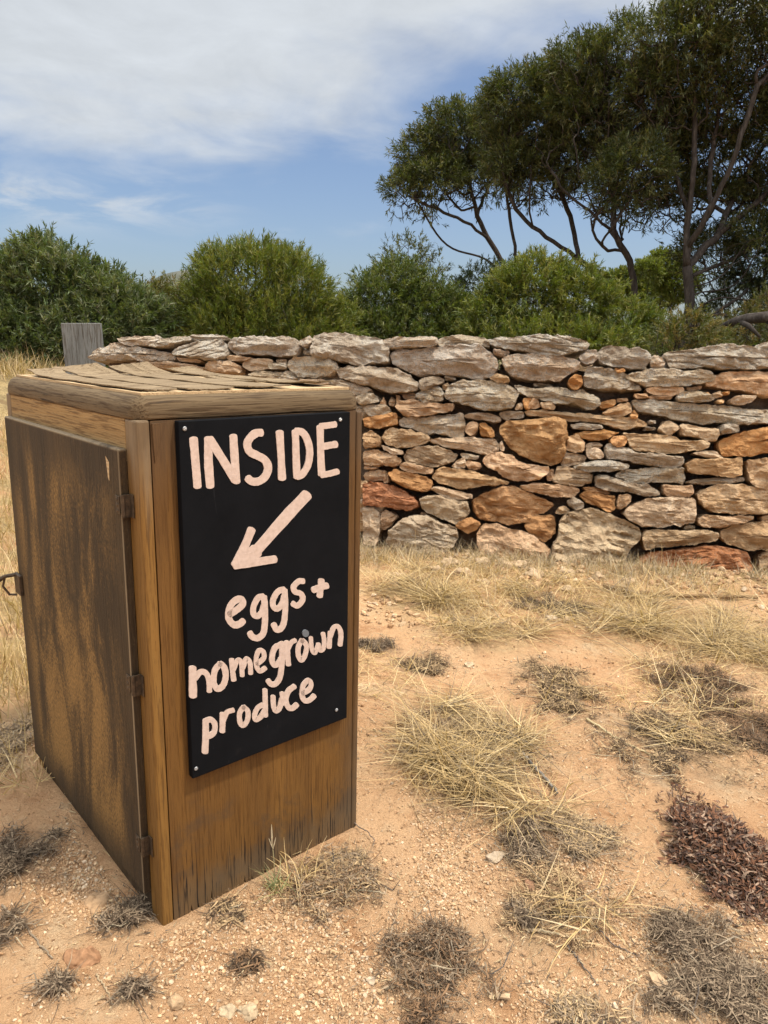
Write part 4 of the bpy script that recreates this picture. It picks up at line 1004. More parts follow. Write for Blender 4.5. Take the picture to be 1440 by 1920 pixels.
bush(480, 9.0, [(470, 545, 100, 85, 0), (405, 575, 62, 60, 0), (555, 560, 66, 72, 0), (480, 505, 66, 45, .2), (420, 515, 50, 40, .1), (535, 520, 56, 45, .2), (590, 600, 50, 48, 0), (460, 630, 110, 55, -.3), (560, 640, 80, 40, -.3), (628, 605, 34, 48, 0), (510, 600, 130, 60, -.1)],
     'yellow', 2500, 'rounded yellow green bush at centre left with sky on both sides', leaf=(.085, .010), seed=13, updir=.9, spread=.34, twig=.2)
bush(735, 10.5, [(710, 575, 72, 75, 0), (790, 585, 68, 62, 0), (745, 535, 55, 55, .2), (685, 600, 45, 60, 0), (830, 590, 50, 50, 0), (740, 630, 130, 50, -.2), (860, 605, 44, 46, 0), (652, 610, 44, 46, 0)],
     'mid', 2100, 'dark mid green bush at centre below the small grey green tree top', leaf=(.085, .013), seed=14)
bush(765, 14.0, [(765, 468, 50, 32, 0), (735, 500, 36, 32, 0), (800, 505, 42, 40, 0), (770, 540, 60, 50, 0)],
     'tree', 900, 'sparse grey green tree top rising behind the centre bush', cat='small tree', leaf=(.10, .016), seed=15, shell=.3, n_leaf=9)
bush(1030, 9.3, [(1000, 565, 92, 75, 0), (930, 600, 60, 55, 0), (1085, 575, 80, 68, 0), (1160, 605, 66, 52, 0), (1010, 515, 52, 38, .2), (1060, 530, 60, 40, .2), (960, 540, 46, 40, .1), (1210, 625, 46, 40, 0), (1050, 640, 170, 45, -.4), (900, 635, 40, 40, 0)],
     'yellow', 2300, 'wide yellow green bush before the leaning trunks', leaf=(.085, .0125), seed=16)
bush(1295, 8.4, [(1295, 625, 42, 40, 0), (1265, 640, 40, 40, 0), (1330, 650, 40, 40, .1), (1300, 605, 28, 22, 0)],
     'olive', 1900, 'small olive brown bush above the gap in the wall top', leaf=(.07, .010), seed=17)
bush(905, 15.0, [(900, 535, 48, 46, 0), (950, 520, 40, 38, .3), (870, 560, 40, 40, 0), (910, 600, 80, 60, 0)],
     'dark', 1100, 'dark shrub under the leftmost leaning trunk', leaf=(.10, .016), seed=18, n_leaf=12)
bush(1405, 12.0, [(1400, 620, 60, 50, 0), (1460, 600, 70, 70, 0), (1360, 640, 60, 40, 0), (1530, 600, 90, 90, 0)],
     'olive', 900, 'loose olive undergrowth at the right edge beneath the big tree', leaf=(.09, .014), seed=19, shell=.3)
bush(1425, 13.6, [(1425, 490, 60, 60, 0), (1480, 520, 80, 90, 0), (1390, 560, 60, 60, 0), (1440, 450, 40, 40, 0), (1360, 590, 60, 50, .3)],
     'dark', 1000, 'dark shaded shrub right of the big trunk', leaf=(.09, .014), seed=20, shell=.35)
bush(1225, 42, [(1250, 487, 34, 20, 0), (1215, 500, 26, 14, -1), (1270, 520, 40, 30, 0)], 'lime', 420, 'bright lime green tree far away beneath the branches', cat='tree', leaf=(.24, .06), seed=21, group='far trees', name='far_tree', twig=.35)
bush(1190, 46, [(1180, 520, 44, 22, 0), (1140, 528, 40, 22, 0), (1210, 545, 60, 30, 0)], 'yellow', 380, 'low dull green tree far away behind the trunks', cat='tree', leaf=(.24, .06), seed=22, group='far trees', name='far_tree', twig=.35)

def tree(base, depth, trunks, lobes, dens, label, seed, tip_frac, leaf=(.105, .017), n_leaf=14, greens='tree', trunk_r=.12, power=.335, floor=-.25, sparse=.10, tip_r=.0058, bare=260, nlimb=22):
    rg_ = np.random.default_rng(seed); L = px_lobes(lobes, depth); c = at(base[0], base[1], depth); zg = float(gz(np.array([c[0]]), np.array([c[1]]))[0])
    root = tag(empty('tree', (c[0], c[1], zg)), label, 'tree', 'umbrella crowned trees behind the wall'); inv = -np.array(root.location)
    P = []; D = []
    for c0, r in L:
        r = np.array(r); n = int(6.4 * dens * (r[0] * r[1] * r[2]) ** (2 / 3)); u = unit(rg_.normal(0, 1, (n, 3)))
        pr = np.where(u[:, 2] > floor, 1.0, sparse); u = u[rg_.random(n) < pr]; q = 1 - .42 * rg_.random(len(u)) ** 1.8
        nz_ = fbm(u * 5.0 + c0 * 3, 2); bump = (1 + .45 * (fbm(u * 2.4 + c0, 3) - .5) + .4 * (nz_ - .5)) * (1 - .25 * sstep(-nz_, -.50, -.38))
        P.append(c0 + u * r * (q * bump)[:, None]); D.append(unit(u + np.array([0, 0, .35]) + rg_.normal(0, .4, u.shape)))
    P = np.vstack(P); D = np.vstack(D); bury = np.zeros(len(P))
    for c0, r in L: bury += (((P - c0) / np.array(r)) ** 2).sum(1) < .45
    kp = (bury < 1) | (rg_.random(len(P)) < .22); P = P[kp]; D = D[kp]
    gap = fbm(P * 1.9, 2); kp = gap > .30; P = P[kp]; D = D[kp]
    ex = []
    for c0, r in L:                      # loose sprays hanging on the bare wood below
        m_ = int(110 * np.prod(r) ** (2 / 3)); u = unit(rg_.normal(0, 1, (m_, 3))); u[:, 2] = -np.abs(u[:, 2]); ex.append(c0 + u * np.array(r) * np.array([1.05, 1, 1.7]) * rg_.uniform(.7, 1.15, (m_, 1)))
    ex = np.vstack(ex); ex = ex[(fbm(ex * 1.3 + 5, 2) > .46) & (ex[:, 2] > 1.6)]
    P2 = np.vstack([P, ex]); D2 = np.vstack([D, unit(rg_.normal(0, .6, ex.shape) + np.array([0, 0, -.3]))])
    V, F, T = leaves(P2, D2, n_leaf, leaf[0], leaf[1], .5, GREENS[greens], rg_, .24)
    mesh_np('crown', V + inv, F, M_LEAF, T, False, root)
    tr = []
    for pts, att in trunks: tr.append(([at(a, b_, depth + dd) for a, b_, dd in pts], att))
    tr[0][0].insert(0, np.array([tr[0][0][0][0], tr[0][0][0][1], zg - .1]))
    n = int(len(P) * tip_frac * .75); tips = P[rg_.choice(len(P), n, False)]; bt = []
    for c0, r in L:
        m_ = int(bare * np.prod(r) ** (2 / 3)); u = unit(rg_.normal(0, 1, (m_, 3))); u[:, 2] = -np.abs(u[:, 2]) * .9 + .1; bt.append(c0 + u * np.array(r) * np.array([1.1, 1, 1.9]) * rg_.uniform(.5, 1.2, (m_, 1)))
    bt = np.vstack(bt); bt = bt[bt[:, 2] > 1.55]; tips = np.vstack([tips, bt])
    grow(tr, tips, rg_, tip_r, power, trunk_r, .02, P[rg_.choice(len(P), nlimb, False)]).build('trunk', M_BARK, root, True).location = inv
    print('tree', seed, len(P) * n_leaf, n); return root
tree((965, 600), 17, [([(962, 560, 0), (945, 495, 0), (915, 448, 0), (895, 405, 0), (882, 350, .1), (880, 300, .2)], None), ([(915, 448, 0), (870, 412, -.3), (820, 392, -.6), (775, 372, -.6)], 1),
     ([(895, 405, 0), (915, 350, .5), (925, 290, .7)], 1), ([(882, 350, .1), (850, 300, -.5), (840, 260, -.6)], 1)],
     [(855, 258, 58, 48, 0), (800, 300, 48, 42, 0), (895, 285, 62, 52, .4), (765, 362, 34, 30, -.5), (925, 235, 40, 40, .6), (815, 345, 48, 38, -.4), (850, 320, 60, 36, .6), (905, 330, 46, 30, 0)], 520,
     'leaning tree at the left end of the tree group with drooping left crown', 31, .13, leaf=(.115, .020), trunk_r=.115)
tree((1125, 600), 15, [([(1128, 515, 0), (1085, 485, 0), (1040, 455, 0), (1000, 428, 0), (965, 392, 0), (945, 340, 0), (940, 290, 0)], None),
     ([(1085, 485, 0), (1075, 430, .3), (1060, 380, .5), (1035, 330, .6)], 1), ([(985, 600, .4), (976, 520, .4), (966, 462, .4), (958, 415, .4), (948, 370, .4), (958, 320, .4)], None), ([(1000, 428, 0), (990, 370, -.4), (1000, 300, -.5)], 1)],
     [(985, 185, 62, 42, 0), (945, 215, 40, 44, .2), (1040, 215, 72, 62, 0), (985, 265, 66, 50, .4), (1070, 150, 56, 40, 0), (1040, 305, 80, 40, .8), (965, 320, 50, 36, 0), (1090, 270, 66, 62, .4), (1010, 350, 60, 26, .8)], 560,
     'dense middle left tree on thin leaning stems', 32, .10, leaf=(.11, .018), trunk_r=.10, sparse=.2)
tree((1190, 600), 14, [([(1192, 525, 0), (1170, 470, 0), (1150, 435, 0), (1120, 405, 0), (1080, 380, 0), (1040, 335, 0), (1015, 285, 0)], None),
     ([(1150, 435, 0), (1152, 380, .3), (1140, 320, .4), (1120, 250, .4)], 1), ([(1120, 405, 0), (1085, 330, -.4), (1075, 260, -.5)], 1), ([(1165, 470, 0), (1130, 468, -.3), (1112, 445, -.4), (1108, 410, -.4)], 1), ([(1152, 380, .3), (1180, 330, .2), (1190, 270, .2)], 1)],
     [(1120, 130, 76, 48, 0), (1180, 105, 70, 50, 0), (1110, 215, 84, 60, .3), (1190, 200, 84, 70, .4), (1190, 325, 56, 50, -.9), (1150, 345, 36, 30, -.9), (1100, 295, 66, 44, .6), (1225, 280, 60, 40, .2), (1180, 390, 56, 26, .5)], 560,
     'middle tree with thick curved trunk below a low leafy clump', 33, .10, leaf=(.105, .0175), trunk_r=.13, sparse=.22)
tree((1292, 600), 13, [([(1294, 560, 0), (1288, 500, 0), (1286, 450, 0), (1292, 390, 0), (1300, 320, 0), (1305, 240, .1), (1300, 160, .1)], None),
     ([(1286, 470, 0), (1330, 400, -.3), (1365, 330, -.4), (1395, 240, -.5), (1420, 160, -.5)], 1), ([(1288, 500, 0), (1345, 440, .3), (1420, 380, .4), (1490, 300, .5)], 1), ([(1288, 470, 0), (1262, 445, .2), (1235, 420, .2), (1215, 400, .2)], 1),
     ([(1292, 400, 0), (1265, 330, .4), (1250, 250, .5), (1255, 180, .5)], 1), ([(1290, 520, 0), (1350, 470, -.5), (1440, 440, -.7), (1530, 420, -.8)], 1), ([(1292, 530, 0), (1340, 510, -.8), (1410, 480, -1), (1480, 470, -1)], 1), ([(1330, 400, -.3), (1330, 320, .2), (1345, 220, .4)], 1), ([(1345, 440, .3), (1385, 350, .9), (1440, 260, 1.2)], 1)],
     [(1270, 95, 78, 52, 0), (1350, 40, 86, 62, 0), (1440, 10, 100, 70, 0), (1540, 60, 100, 90, 0), (1310, 150, 92, 60, .4), (1420, 120, 106, 80, .3), (1240, 170, 62, 52, .3), (1520, 190, 100, 90, .2), (1360, 215, 96, 46, .8), (1450, 270, 80, 70, .8), (1265, 260, 60, 44, .9), (1350, 300, 90, 50, 1.2), (1440, 370, 60, 40, .8), (1330, 380, 76, 40, 1.2), (1250, 370, 50, 40, 1), (1420, 470, 90, 56, .5), (1330, 480, 60, 40, 1.2), (1500, 380, 80, 60, .8)], 560,
     'big spreading tree at right with a fan of bare dark limbs', 34, .085, bare=330, nlimb=40, leaf=(.10, .0165), trunk_r=.15, sparse=.16, floor=-.15)
# far belt of scrub that closes the horizon
rg_ = np.random.default_rng(77); n = 12000
yy = rg_.uniform(24, 70, n); xx = rg_.uniform(-1.0, 1.0, n) * yy; hh = 1.0 + 1.4 * fbm(np.stack([xx * .25, yy * .25, yy * 0], 1), 3)
P = np.stack([xx, yy, hh * rg_.random(n) ** .5 + .1 + gz(xx, yy)], 1); D = unit(rg_.normal(0, .6, (n, 3)) + np.array([0, -.2, .7]))
V, F, T = leaves(P, D, 9, .34, .085, .6, GREENS['mid'] + GREENS['dark'], rg_, .5)
mesh_np('far_scrub', V, F, M_LEAF, T)['kind'] = 'stuff'
# fallen dead limb behind the right end of the wall
c = at(1405, 605, 8.8); zg = float(gz(np.array([c[0]]), np.array([c[1]]))[0])
mb = MB(); q = lambda *a: at(*a) - np.array([c[0], c[1], zg])
mb.tube([q(1350, 612, 9.0), q(1375, 604, 8.9), q(1400, 598, 8.8), q(1440, 594, 8.7), q(1500, 600, 8.6)], [.02, .05, .06, .065, .06], 8)
mb.tube([q(1385, 601, 8.85), q(1405, 612, 8.7), q(1425, 632, 8.6)], [.035, .03, .015], 6)
mb.tube([q(1440, 594, 8.7), q(1470, 640, 8.6), q(1480, 760, 8.5), q(1480, 830, 8.5)], [.05, .055, .06, .06], 6)
lo = tag(mb.build('fallen_limb', M_BARK, None, True), 'dark dead limb lying behind the right end of the wall', 'branch'); lo.location = (c[0], c[1], zg)

# ---------------------------------------------------------------- grass, weeds, gravel
def blades(base, ln, wd, lean, heading, curl, rg_, col, seg=4, zfloor=None, sway=.0):
    """curved ribbons: lean is the starting angle from vertical, curl bends further along the length"""
    N = len(base); a = np.asarray(heading); hd = np.stack([np.cos(a), np.sin(a), np.zeros(N)], 1); s_ = np.linspace(0, 1, seg + 1)
    ang = lean[:, None] + curl[:, None] * s_[None] ; ang2 = a[:, None] + sway * rg_.normal(0, 1, (N, 1)) * s_[None]
    step = (ln / seg)[:, None]
    dx = np.sin(ang) * step; dz_ = np.cos(ang) * step
    hx = np.cos(ang2); hy = np.sin(ang2)
    P = base[:, None] + np.concatenate([np.zeros((N, 1, 3)), np.cumsum(np.stack([dx * hx, dx * hy, dz_], -1)[:, :-1], 1)], 1)
    if zfloor is not None: P[..., 2] = np.maximum(P[..., 2], zfloor[:, None] + rg_.uniform(.001, .012, (N, 1)))
    sd_ = np.stack([-np.sin(a), np.cos(a), np.zeros(N)], 1) + rg_.normal(0, .35, (N, 3)); sd_ = unit(sd_)
    w = wd[:, None] * np.clip(1.15 - s_, .12, 1)[None] * .5
    A = P + sd_[:, None] * w[..., None]; B = P - sd_[:, None] * w[..., None]; V = np.stack([A, B], 2).reshape(-1, 3)
    i_ = (np.arange(N)[:, None] * (seg + 1) + np.arange(seg)[None]).ravel() * 2; F = np.stack([i_, i_ + 1, i_ + 3, i_ + 2], 1)
    return V, F, np.repeat(col, (seg + 1) * 2, 0)
STRAWC = np.array([(.50, .335, .14), (.58, .41, .19), (.38, .25, .105), (.66, .49, .26), (.27, .18, .085), (.45, .31, .135)])
def colpick(pal, n, rg_): return np.array(pal)[rg_.integers(0, len(pal), n)] * rg_.uniform(.75, 1.2, (n, 1))
def gzv(P): return gz(P[:, 0], P[:, 1])
def make_tuft(i):
    px, py, rx, ry, n, ln, label = TUFTS[i]; c, a, b_ = tufts_w[i]; rg_ = np.random.default_rng(900 + i)
    nh = max(4, n // 22); hx = rg_.normal(0, .60, (nh * 4, 2)) * [a, b_]; sc_ = fbm(np.column_stack([hx * 7 + i * 3, hx[:, 0] * 0]), 3) - .10 * ((hx / [a, b_]) ** 2).sum(1); hx = hx[np.argsort(-sc_)[:nh]]; w = rg_.integers(0, nh, n)
    xy = c[:2] + hx[w] + rg_.normal(0, .028, (n, 2)); base = np.column_stack([xy, gz(xy[:, 0], xy[:, 1]) + rg_.uniform(0, .03, n)])
    hd = rg_.uniform(0, 6.283, nh)[w] + rg_.normal(0, .8, n); lean = np.abs(rg_.normal(1.0, .35, n)); curl = rg_.normal(.7, .4, n)
    lying = rg_.random(n) < .88; lean = np.where(lying, rg_.uniform(1.15, 1.6, n), lean); curl = np.where(lying, rg_.normal(0.10, .20, n), curl)
    L = ln * rg_.uniform(.35, 1.0, n) * np.where(rg_.random(n) < .12, 1.8, 1); V, F, T = blades(base, L, rg_.uniform(.0018, .0042, n), lean, hd, curl, rg_, colpick(np.vstack([STRAWC * .88, STRAWC[:4] * .88, [(.19, .135, .075), (.26, .18, .095), (.15, .105, .06)]]), n, rg_), 5, base[:, 2], .36)
    q_ = V.reshape(n, 12, 3)[..., :2] - CAB[:2]; lx = q_ @ ca[:2]; ly = q_ @ cbv[:2]; ok = ~((lx > -.02) & (lx < .60) & (ly > -.02) & (ly < .90)).any(1)
    F = F.reshape(n, 5, 4)[ok].reshape(-1, 4)
    o = mesh_np('straw_tuft', V - c, F, M_STRAW, T); o.location = c; tag(o, label, 'grass tuft', 'dry straw tufts on the sand')
for i in range(len(TUFTS)): make_tuft(i)
# continuous dry grass: at the wall foot, on the rise at left, in the middle distance
rg_ = np.random.default_rng(41); Vs = []; Fs = []; Ts = []; n0 = 0
def field(xy, ln, wd, pal, lean=(.45, .3), curl=(.5, .35)):
    global n0
    n = len(xy); base = np.column_stack([xy, gz(xy[:, 0], xy[:, 1])])
    V, F, T = blades(base, ln * rg_.uniform(.4, 1.2, n), rg_.uniform(wd * .6, wd * 1.3, n), np.abs(rg_.normal(*lean, n)), rg_.uniform(0, 6.283, n), rg_.normal(*curl, n), rg_, colpick(pal, n, rg_), 4, base[:, 2], .3)
    Vs.append(V); Fs.append(F + n0); Ts.append(T); n0 += len(V)
def clumped(n, x0, x1, y0, y1, thr, f=2.2):
    q = np.column_stack([rg_.uniform(x0, x1, n), rg_.uniform(y0, y1, n)]); return q[fbm(np.column_stack([q * f, q[:, 0] * 0]), 3) > thr]
rg_ = np.random.default_rng(43); q = np.column_stack([rg_.uniform(-1.5, 2.6, 150000), rg_.uniform(.9, 4.4, 150000)]); wq = np.full(len(q), .0)
for c_, a_, bb in mats_w: wq = np.maximum(wq, np.exp(-(((q[:, 0] - c_[0]) / (a_ * 1.5)) ** 2 + ((q[:, 1] - c_[1]) / (bb * 1.5)) ** 2)))
nq = fbm(np.column_stack([q * 4, q[:, 0] * 0 + 2]), 3); q = q[rg_.random(len(q)) < np.clip(.05 + .55 * wq, 0, 1) * sstep(nq, .42, .60)]
lx = (q - CAB[:2]) @ ca[:2]; ly = (q - CAB[:2]) @ cbv[:2]; q = q[~((lx > -.01) & (lx < .58) & (ly > -.01) & (ly < .88))]; n = len(q); print('litter', n)
base = np.column_stack([q, gz(q[:, 0], q[:, 1])])
LIT = blades(base, rg_.uniform(.006, .034, n), rg_.uniform(.0012, .0036, n), rg_.normal(1.5, .2, n), rg_.uniform(0, 6.283, n), rg_.normal(0, .7, n), rg_, colpick([(.10, .075, .052), (.20, .15, .10), (.30, .22, .13), (.42, .31, .17), (.16, .10, .06)], n, rg_), 3, base[:, 2], .8)
GREYSTRAW = np.array([(.42, .32, .20), (.48, .37, .23), (.35, .265, .17), (.55, .42, .25), (.60, .45, .24)])
u = rg_.uniform(-.1, 3.6, 7300); dd = np.abs(rg_.normal(0, .20, 7300)) + .07; q = (WB + u[:, None] * WU + dd[:, None] * WN)[:, :2]
field(q[fbm(np.column_stack([q * 3, q[:, 0] * 0]), 2) > .38], .125, .003, GREYSTRAW * .8, (.6, .35))
u = rg_.uniform(-.1, 3.6, 3700); dd = rg_.uniform(.3, 1.0, 3700); q = (WB + u[:, None] * WU + dd[:, None] * WN)[:, :2]
field(q[fbm(np.column_stack([q * 2.6, q[:, 0] * 0 + 4]), 2) > .47], .13, .003, STRAWC, (.95, .35))
q = clumped(26000, -5.2, -.95, 2.3, 7.5, .36, 1.6); q = q[q[:, 0] < -.9 - .12 * (q[:, 1] - 2.3)]
field(q, .26, .0045, STRAWC * .82, (.4, .3), (.6, .4))
q = clumped(3000, -1.7, -1.0, 1.9, 3.2, .42, 3); field(q, .13, .003, STRAWC, (.6, .35))
q = clumped(11500, -.2, 3.5, 2.5, 4.4, .50, 2.4); field(q, .17, .003, STRAWC, (1.2, .35), (.3, .3))
q = clumped(1200, -1.0, 1.4, 1.0, 2.6, .50, 2.4); field(q, .035, .002, GREYSTRAW, (.9, .4))
mesh_np('plant_litter', *LIT[:2], M_TWIG, LIT[2])['kind'] = 'stuff'
mesh_np('dry_grass', np.vstack(Vs), np.vstack(Fs), M_STRAW, np.vstack(Ts))['kind'] = 'stuff'
def make_mat(i):
    px, py, rx, ry, pal, label = MATS[i]; c, a, b_ = mats_w[i]; rg_ = np.random.default_rng(700 + i)
    area = math.pi * a * b_; n = int(np.clip(area * 75000, 300, 7000)); n0_ = n * 4
    xy = rg_.normal(0, .66, (n0_, 2)) * [a, b_]; nz = fbm(np.column_stack([xy * 16 + i * 5, xy[:, 0] * 0]), 3); nz2 = fbm(np.column_stack([xy * 45 + i * 5, xy[:, 0] * 0]), 2)
    rr_ = np.hypot(xy[:, 0] / a, xy[:, 1] / b_); sel = np.argsort(-(.85 * nz - .15 * rr_ ** 2 + .40 * nz2 + rg_.normal(0, .08, n0_)))[:n]; xy = xy[sel]; hub = xy; n = nh = len(xy)
    xy = c[:2] + xy; base = np.column_stack([xy, gz(xy[:, 0], xy[:, 1]) + rg_.uniform(0, .014, n) * (nz[sel] > .45)])
    L = rg_.uniform(.008, .036, n); lean = np.abs(rg_.normal(1.3 if a > .045 else 1.5, .4, n)); curl = rg_.normal(.2, 1.8, n)
    long_ = rg_.random(n) < .08; L = np.where(long_, L * 2.6, L); curl = np.where(long_, curl * .3, curl); lean = np.where(long_, rg_.uniform(1.3, 1.6, n), lean)
    hk = rg_.uniform(0, 6.283) + 2.5 * (fbm(np.column_stack([xy * 9, xy[:, 0] * 0]), 2) - .5) * 6
    V, F, T = blades(base, L, rg_.uniform(.0014, .0042, n), lean, rg_.uniform(0, 6.283, n), curl, rg_, colpick(pal, n, rg_), 4, base[:, 2], .9)
    mb = MB(); mb.add(V - c, F, T)
    for q_ in range(int(1 + area * 150)):           # a few woody stems and pale stalks
        h_ = hub[rg_.integers(0, nh)] * 1.05; p0 = np.array([h_[0], h_[1], .006]); d_ = rg_.uniform(0, 6.28); l_ = min(.15, a * 1.1) * rg_.uniform(.3, 1.0)
        p1 = p0 + np.array([math.cos(d_) * l_, math.sin(d_) * l_, rg_.uniform(.0, .02)]); m_ = (p0 + p1) / 2 + rg_.normal(0, .012, 3)
        pts = np.array([p0, m_, p1]); pts[:, 2] = np.maximum(pts[:, 2], gzv(pts + c) - c[2] + .003)
        cc = np.array([(.33, .26, .18), (.10, .08, .065), (.42, .34, .22)][rg_.integers(0, 3)]); mb.tube(pts, [.0016, .0014, .0007], 4, cc)
    o = mb.build('dead_weed', M_TWIG); o.location = c; tag(o, label, 'dead weed', 'dead weeds on the sand')
for i in range(len(MATS)): make_mat(i)
# red brown succulent with curled leaves
c, a, b_ = succ_w; rg_ = np.random.default_rng(60); n = 5200
r = np.sqrt(rg_.random(n)); th_ = rg_.uniform(0, 6.283, n); r = np.where(rg_.random(n) < .10, r * 1.3, r) * (.55 + .85 * fbm(np.column_stack([np.cos(th_) * 2.2, np.sin(th_) * 2.2, th_ * 0]), 3))
xy = np.column_stack([np.cos(th_) * a * r, np.sin(th_) * b_ * r]) + c[:2]; base = np.column_stack([xy, gz(xy[:, 0], xy[:, 1]) + .060 * (1 - r ** 2).clip(0) * rg_.random(n) ** .5])
SUC = np.array([(.13, .058, .030), (.09, .045, .028), (.18, .085, .045), (.075, .046, .034), (.25, .165, .11)])
V, F, T = blades(base, rg_.uniform(.014, .040, n), rg_.uniform(.004, .010, n), np.abs(rg_.normal(.8, .6, n)), rg_.uniform(0, 6.283, n), rg_.normal(2.2, 1.6, n), rg_, colpick(SUC, n, rg_), 5, base[:, 2], .7)
mb = MB(); mb.add(V - c, F, T)
o = mb.build('dried_succulent', M_TWIG); o.location = c; tag(o, 'red brown dried succulent with curled leaves, on the sand at the right edge', 'plant')
# green oat grass tuft growing against the panel
c = ground_at(516, 1668); rg_ = np.random.default_rng(61); n = 60
og = tag(empty('oat_grass', tuple(c)), 'small half green grass tuft with one pale seed head against the plywood panel', 'grass tuft')
base = np.column_stack([c[:2] + rg_.normal(0, .012, (n, 2)), np.full(n, c[2])])
V, F, T = blades(base, rg_.uniform(.03, .10, n), rg_.uniform(.0016, .003, n), np.abs(rg_.normal(.5, .35, n)), rg_.uniform(0, 6.283, n), rg_.normal(.9, .5, n), rg_, colpick([(.24, .25, .09), (.40, .33, .15), (.48, .38, .19), (.20, .22, .09)], n, rg_), 6, base[:, 2], .3)
mesh_np('blades', V - c, F, M_STRAW, T, False, og)
n = 40; c2 = ground_at(560, 1655); base = np.column_stack([c2[:2] + rg_.normal(0, .02, (n, 2)), np.full(n, c2[2])])
V, F, T = blades(base, rg_.uniform(.05, .14, n), rg_.uniform(.002, .0034, n), np.abs(rg_.normal(.5, .3, n)), rg_.uniform(0, 6.283, n), rg_.normal(1.5, .6, n), rg_, colpick(STRAWC, n, rg_), 6, base[:, 2], .3)
mesh_np('blades', V - c, F, M_STRAW, T, False, og)
lp = lambda px, py: on_plane((px, py), c, np.array([0.1, -1, 0.])) - c
mb = MB(); mb.tube([lp(514, 1668), lp(515, 1640), lp(513, 1605), lp(510, 1578)], [.0014, .0012, .001, .0007], 5, (.42, .36, .19))
for a0, a1, w_ in (((510, 1584), (509, 1546), .0042), ((512, 1592), (517, 1570), .003), ((511, 1590), (504, 1572), .0024)):
    P0, P1 = lp(*a0), lp(*a1); mb.tube([P0, P0 + (P1 - P0) * .35, P0 + (P1 - P0) * .7, P1], [.0008, w_ * .55, w_ * .42, .0004], 6, (.56, .46, .30))
mb.build('seed_head', M_STRAW, og)

def rockbase(sub, seed, rough=.28):
    bm = bmesh.new(); bmesh.ops.create_icosphere(bm, subdivisions=sub, radius=1); V = np.array([v.co[:] for v in bm.verts]); F = np.array([[v.index for v in f.verts] for f in bm.faces]); bm.free()
    rg_ = np.random.default_rng(seed); V = V * (1 + rough * (fbm(V * 1.3 + seed * 7.1, 3)[:, None] - .5) * 2.4)
    for _ in range(5):
        nrm = unit(rg_.normal(0, 1, 3)); c_ = rg_.uniform(.55, .85); d = V @ nrm; V = V - np.outer(np.maximum(d - c_, 0) * .9, nrm)
    return V, F
TB = [rockbase(1, s_) for s_ in range(8)]; TS = [rockbase(1, 30 + s_) for s_ in range(3)]
PEB = np.array([(.50, .325, .18), (.54, .37, .215), (.46, .28, .15), (.57, .42, .275), (.41, .24, .12), (.49, .315, .17), (.36, .22, .12)])
def pebble_field(n, x0, x1, y0, y1, smin, smax, pw, dens, rg_):
    q = np.column_stack([rg_.uniform(x0, x1, n), rg_.uniform(y0, y1, n)]); q = q[rg_.random(n) < dens(q)]
    lx = (q[:, 0] - CAB[0]) * ca[0] + (q[:, 1] - CAB[1]) * ca[1]; ly = (q[:, 0] - CAB[0]) * cbv[0] + (q[:, 1] - CAB[1]) * cbv[1]
    q = q[~((lx > -.03) & (lx < .6) & (ly > -.03) & (ly < .9))]; n = len(q)
    s_ = smin + (smax - smin) * rg_.random(n) ** pw; z = gz(q[:, 0], q[:, 1]); Vs = []; Fs = []; Ts = []; n0 = 0; w = rg_.integers(0, 8, n)
    for k_ in range(8):
        V, F = TB[k_]; id_ = np.where(w == k_)[0]; m = len(id_)
        if not m: continue
        A = rg_.normal(0, 1, (m, 3, 3)); Q, _ = np.linalg.qr(A); sc = np.stack([rg_.uniform(.8, 1.3, m), rg_.uniform(.7, 1.1, m), rg_.uniform(.5, .85, m)], 1)
        W = np.einsum('vj,mj,mij->mvi', V, sc, Q) * s_[id_][:, None, None] * .5; W[..., 2] *= .8
        W += np.column_stack([q[id_], z[id_] + s_[id_] * .16])[:, None]
        Vs.append(W.reshape(-1, 3)); Fs.append((F[None] + (np.arange(m) * len(V))[:, None, None] + n0).reshape(-1, 3)); n0 += m * len(V)
        Ts.append(np.repeat(colpick(PEB, m, rg_), len(V), 0))
    return np.vstack(Vs), np.vstack(Fs), np.vstack(Ts)
GRAV = [gpatch(*p_) for p_ in ((760, 1640, 130, 130), (560, 1760, 170, 110), (960, 1840, 110, 80), (1130, 1690, 90, 110), (870, 1860, 90, 60), (700, 1860, 60, 60), (330, 1760, 60, 60), (200, 1640, 100, 130), (620, 1870, 90, 50), (1420, 1690, 60, 90), (1040, 1885, 70, 40))]
def gdens(base_):
    def f(q):
        w = np.zeros(len(q))
        for c_, a_, bb in GRAV: w = np.maximum(w, np.exp(-(((q[:, 0] - c_[0]) / a_) ** 2 + ((q[:, 1] - c_[1]) / bb) ** 2)))
        nz = sstep(fbm(np.column_stack([q * 5, q[:, 0] * 0]), 3), .38, .62); return np.clip(base_ + w * 1.3, 0, 1) * (.15 + .85 * nz)
    return f
rg_ = np.random.default_rng(50); parts = [pebble_field(190000, -1.25, 1.5, .85, 2.5, .0032, .0100, 1.6, gdens(.09), rg_), pebble_field(26000, -1.3, 1.6, .85, 2.6, .007, .016, 2.2, gdens(.07), rg_),
    pebble_field(9000, -1.8, 2.6, 2.2, 4.7, .004, .018, 2.6, lambda q: sstep(fbm(np.column_stack([q * 3, q[:, 0] * 0]), 3), .42, .65), rg_),
    pebble_field(4200, -.1, 2.7, 3.3, 4.7, .012, .055, 2.6, lambda q: sstep(fbm(np.column_stack([q * 2.2, q[:, 0] * 0 + 3]), 2), .45, .65), rg_)]
mb = MB()
for V, F, T in parts: mb.add(V, F, T)
mb.build('gravel', M_PEBBLE)['kind'] = 'stuff'
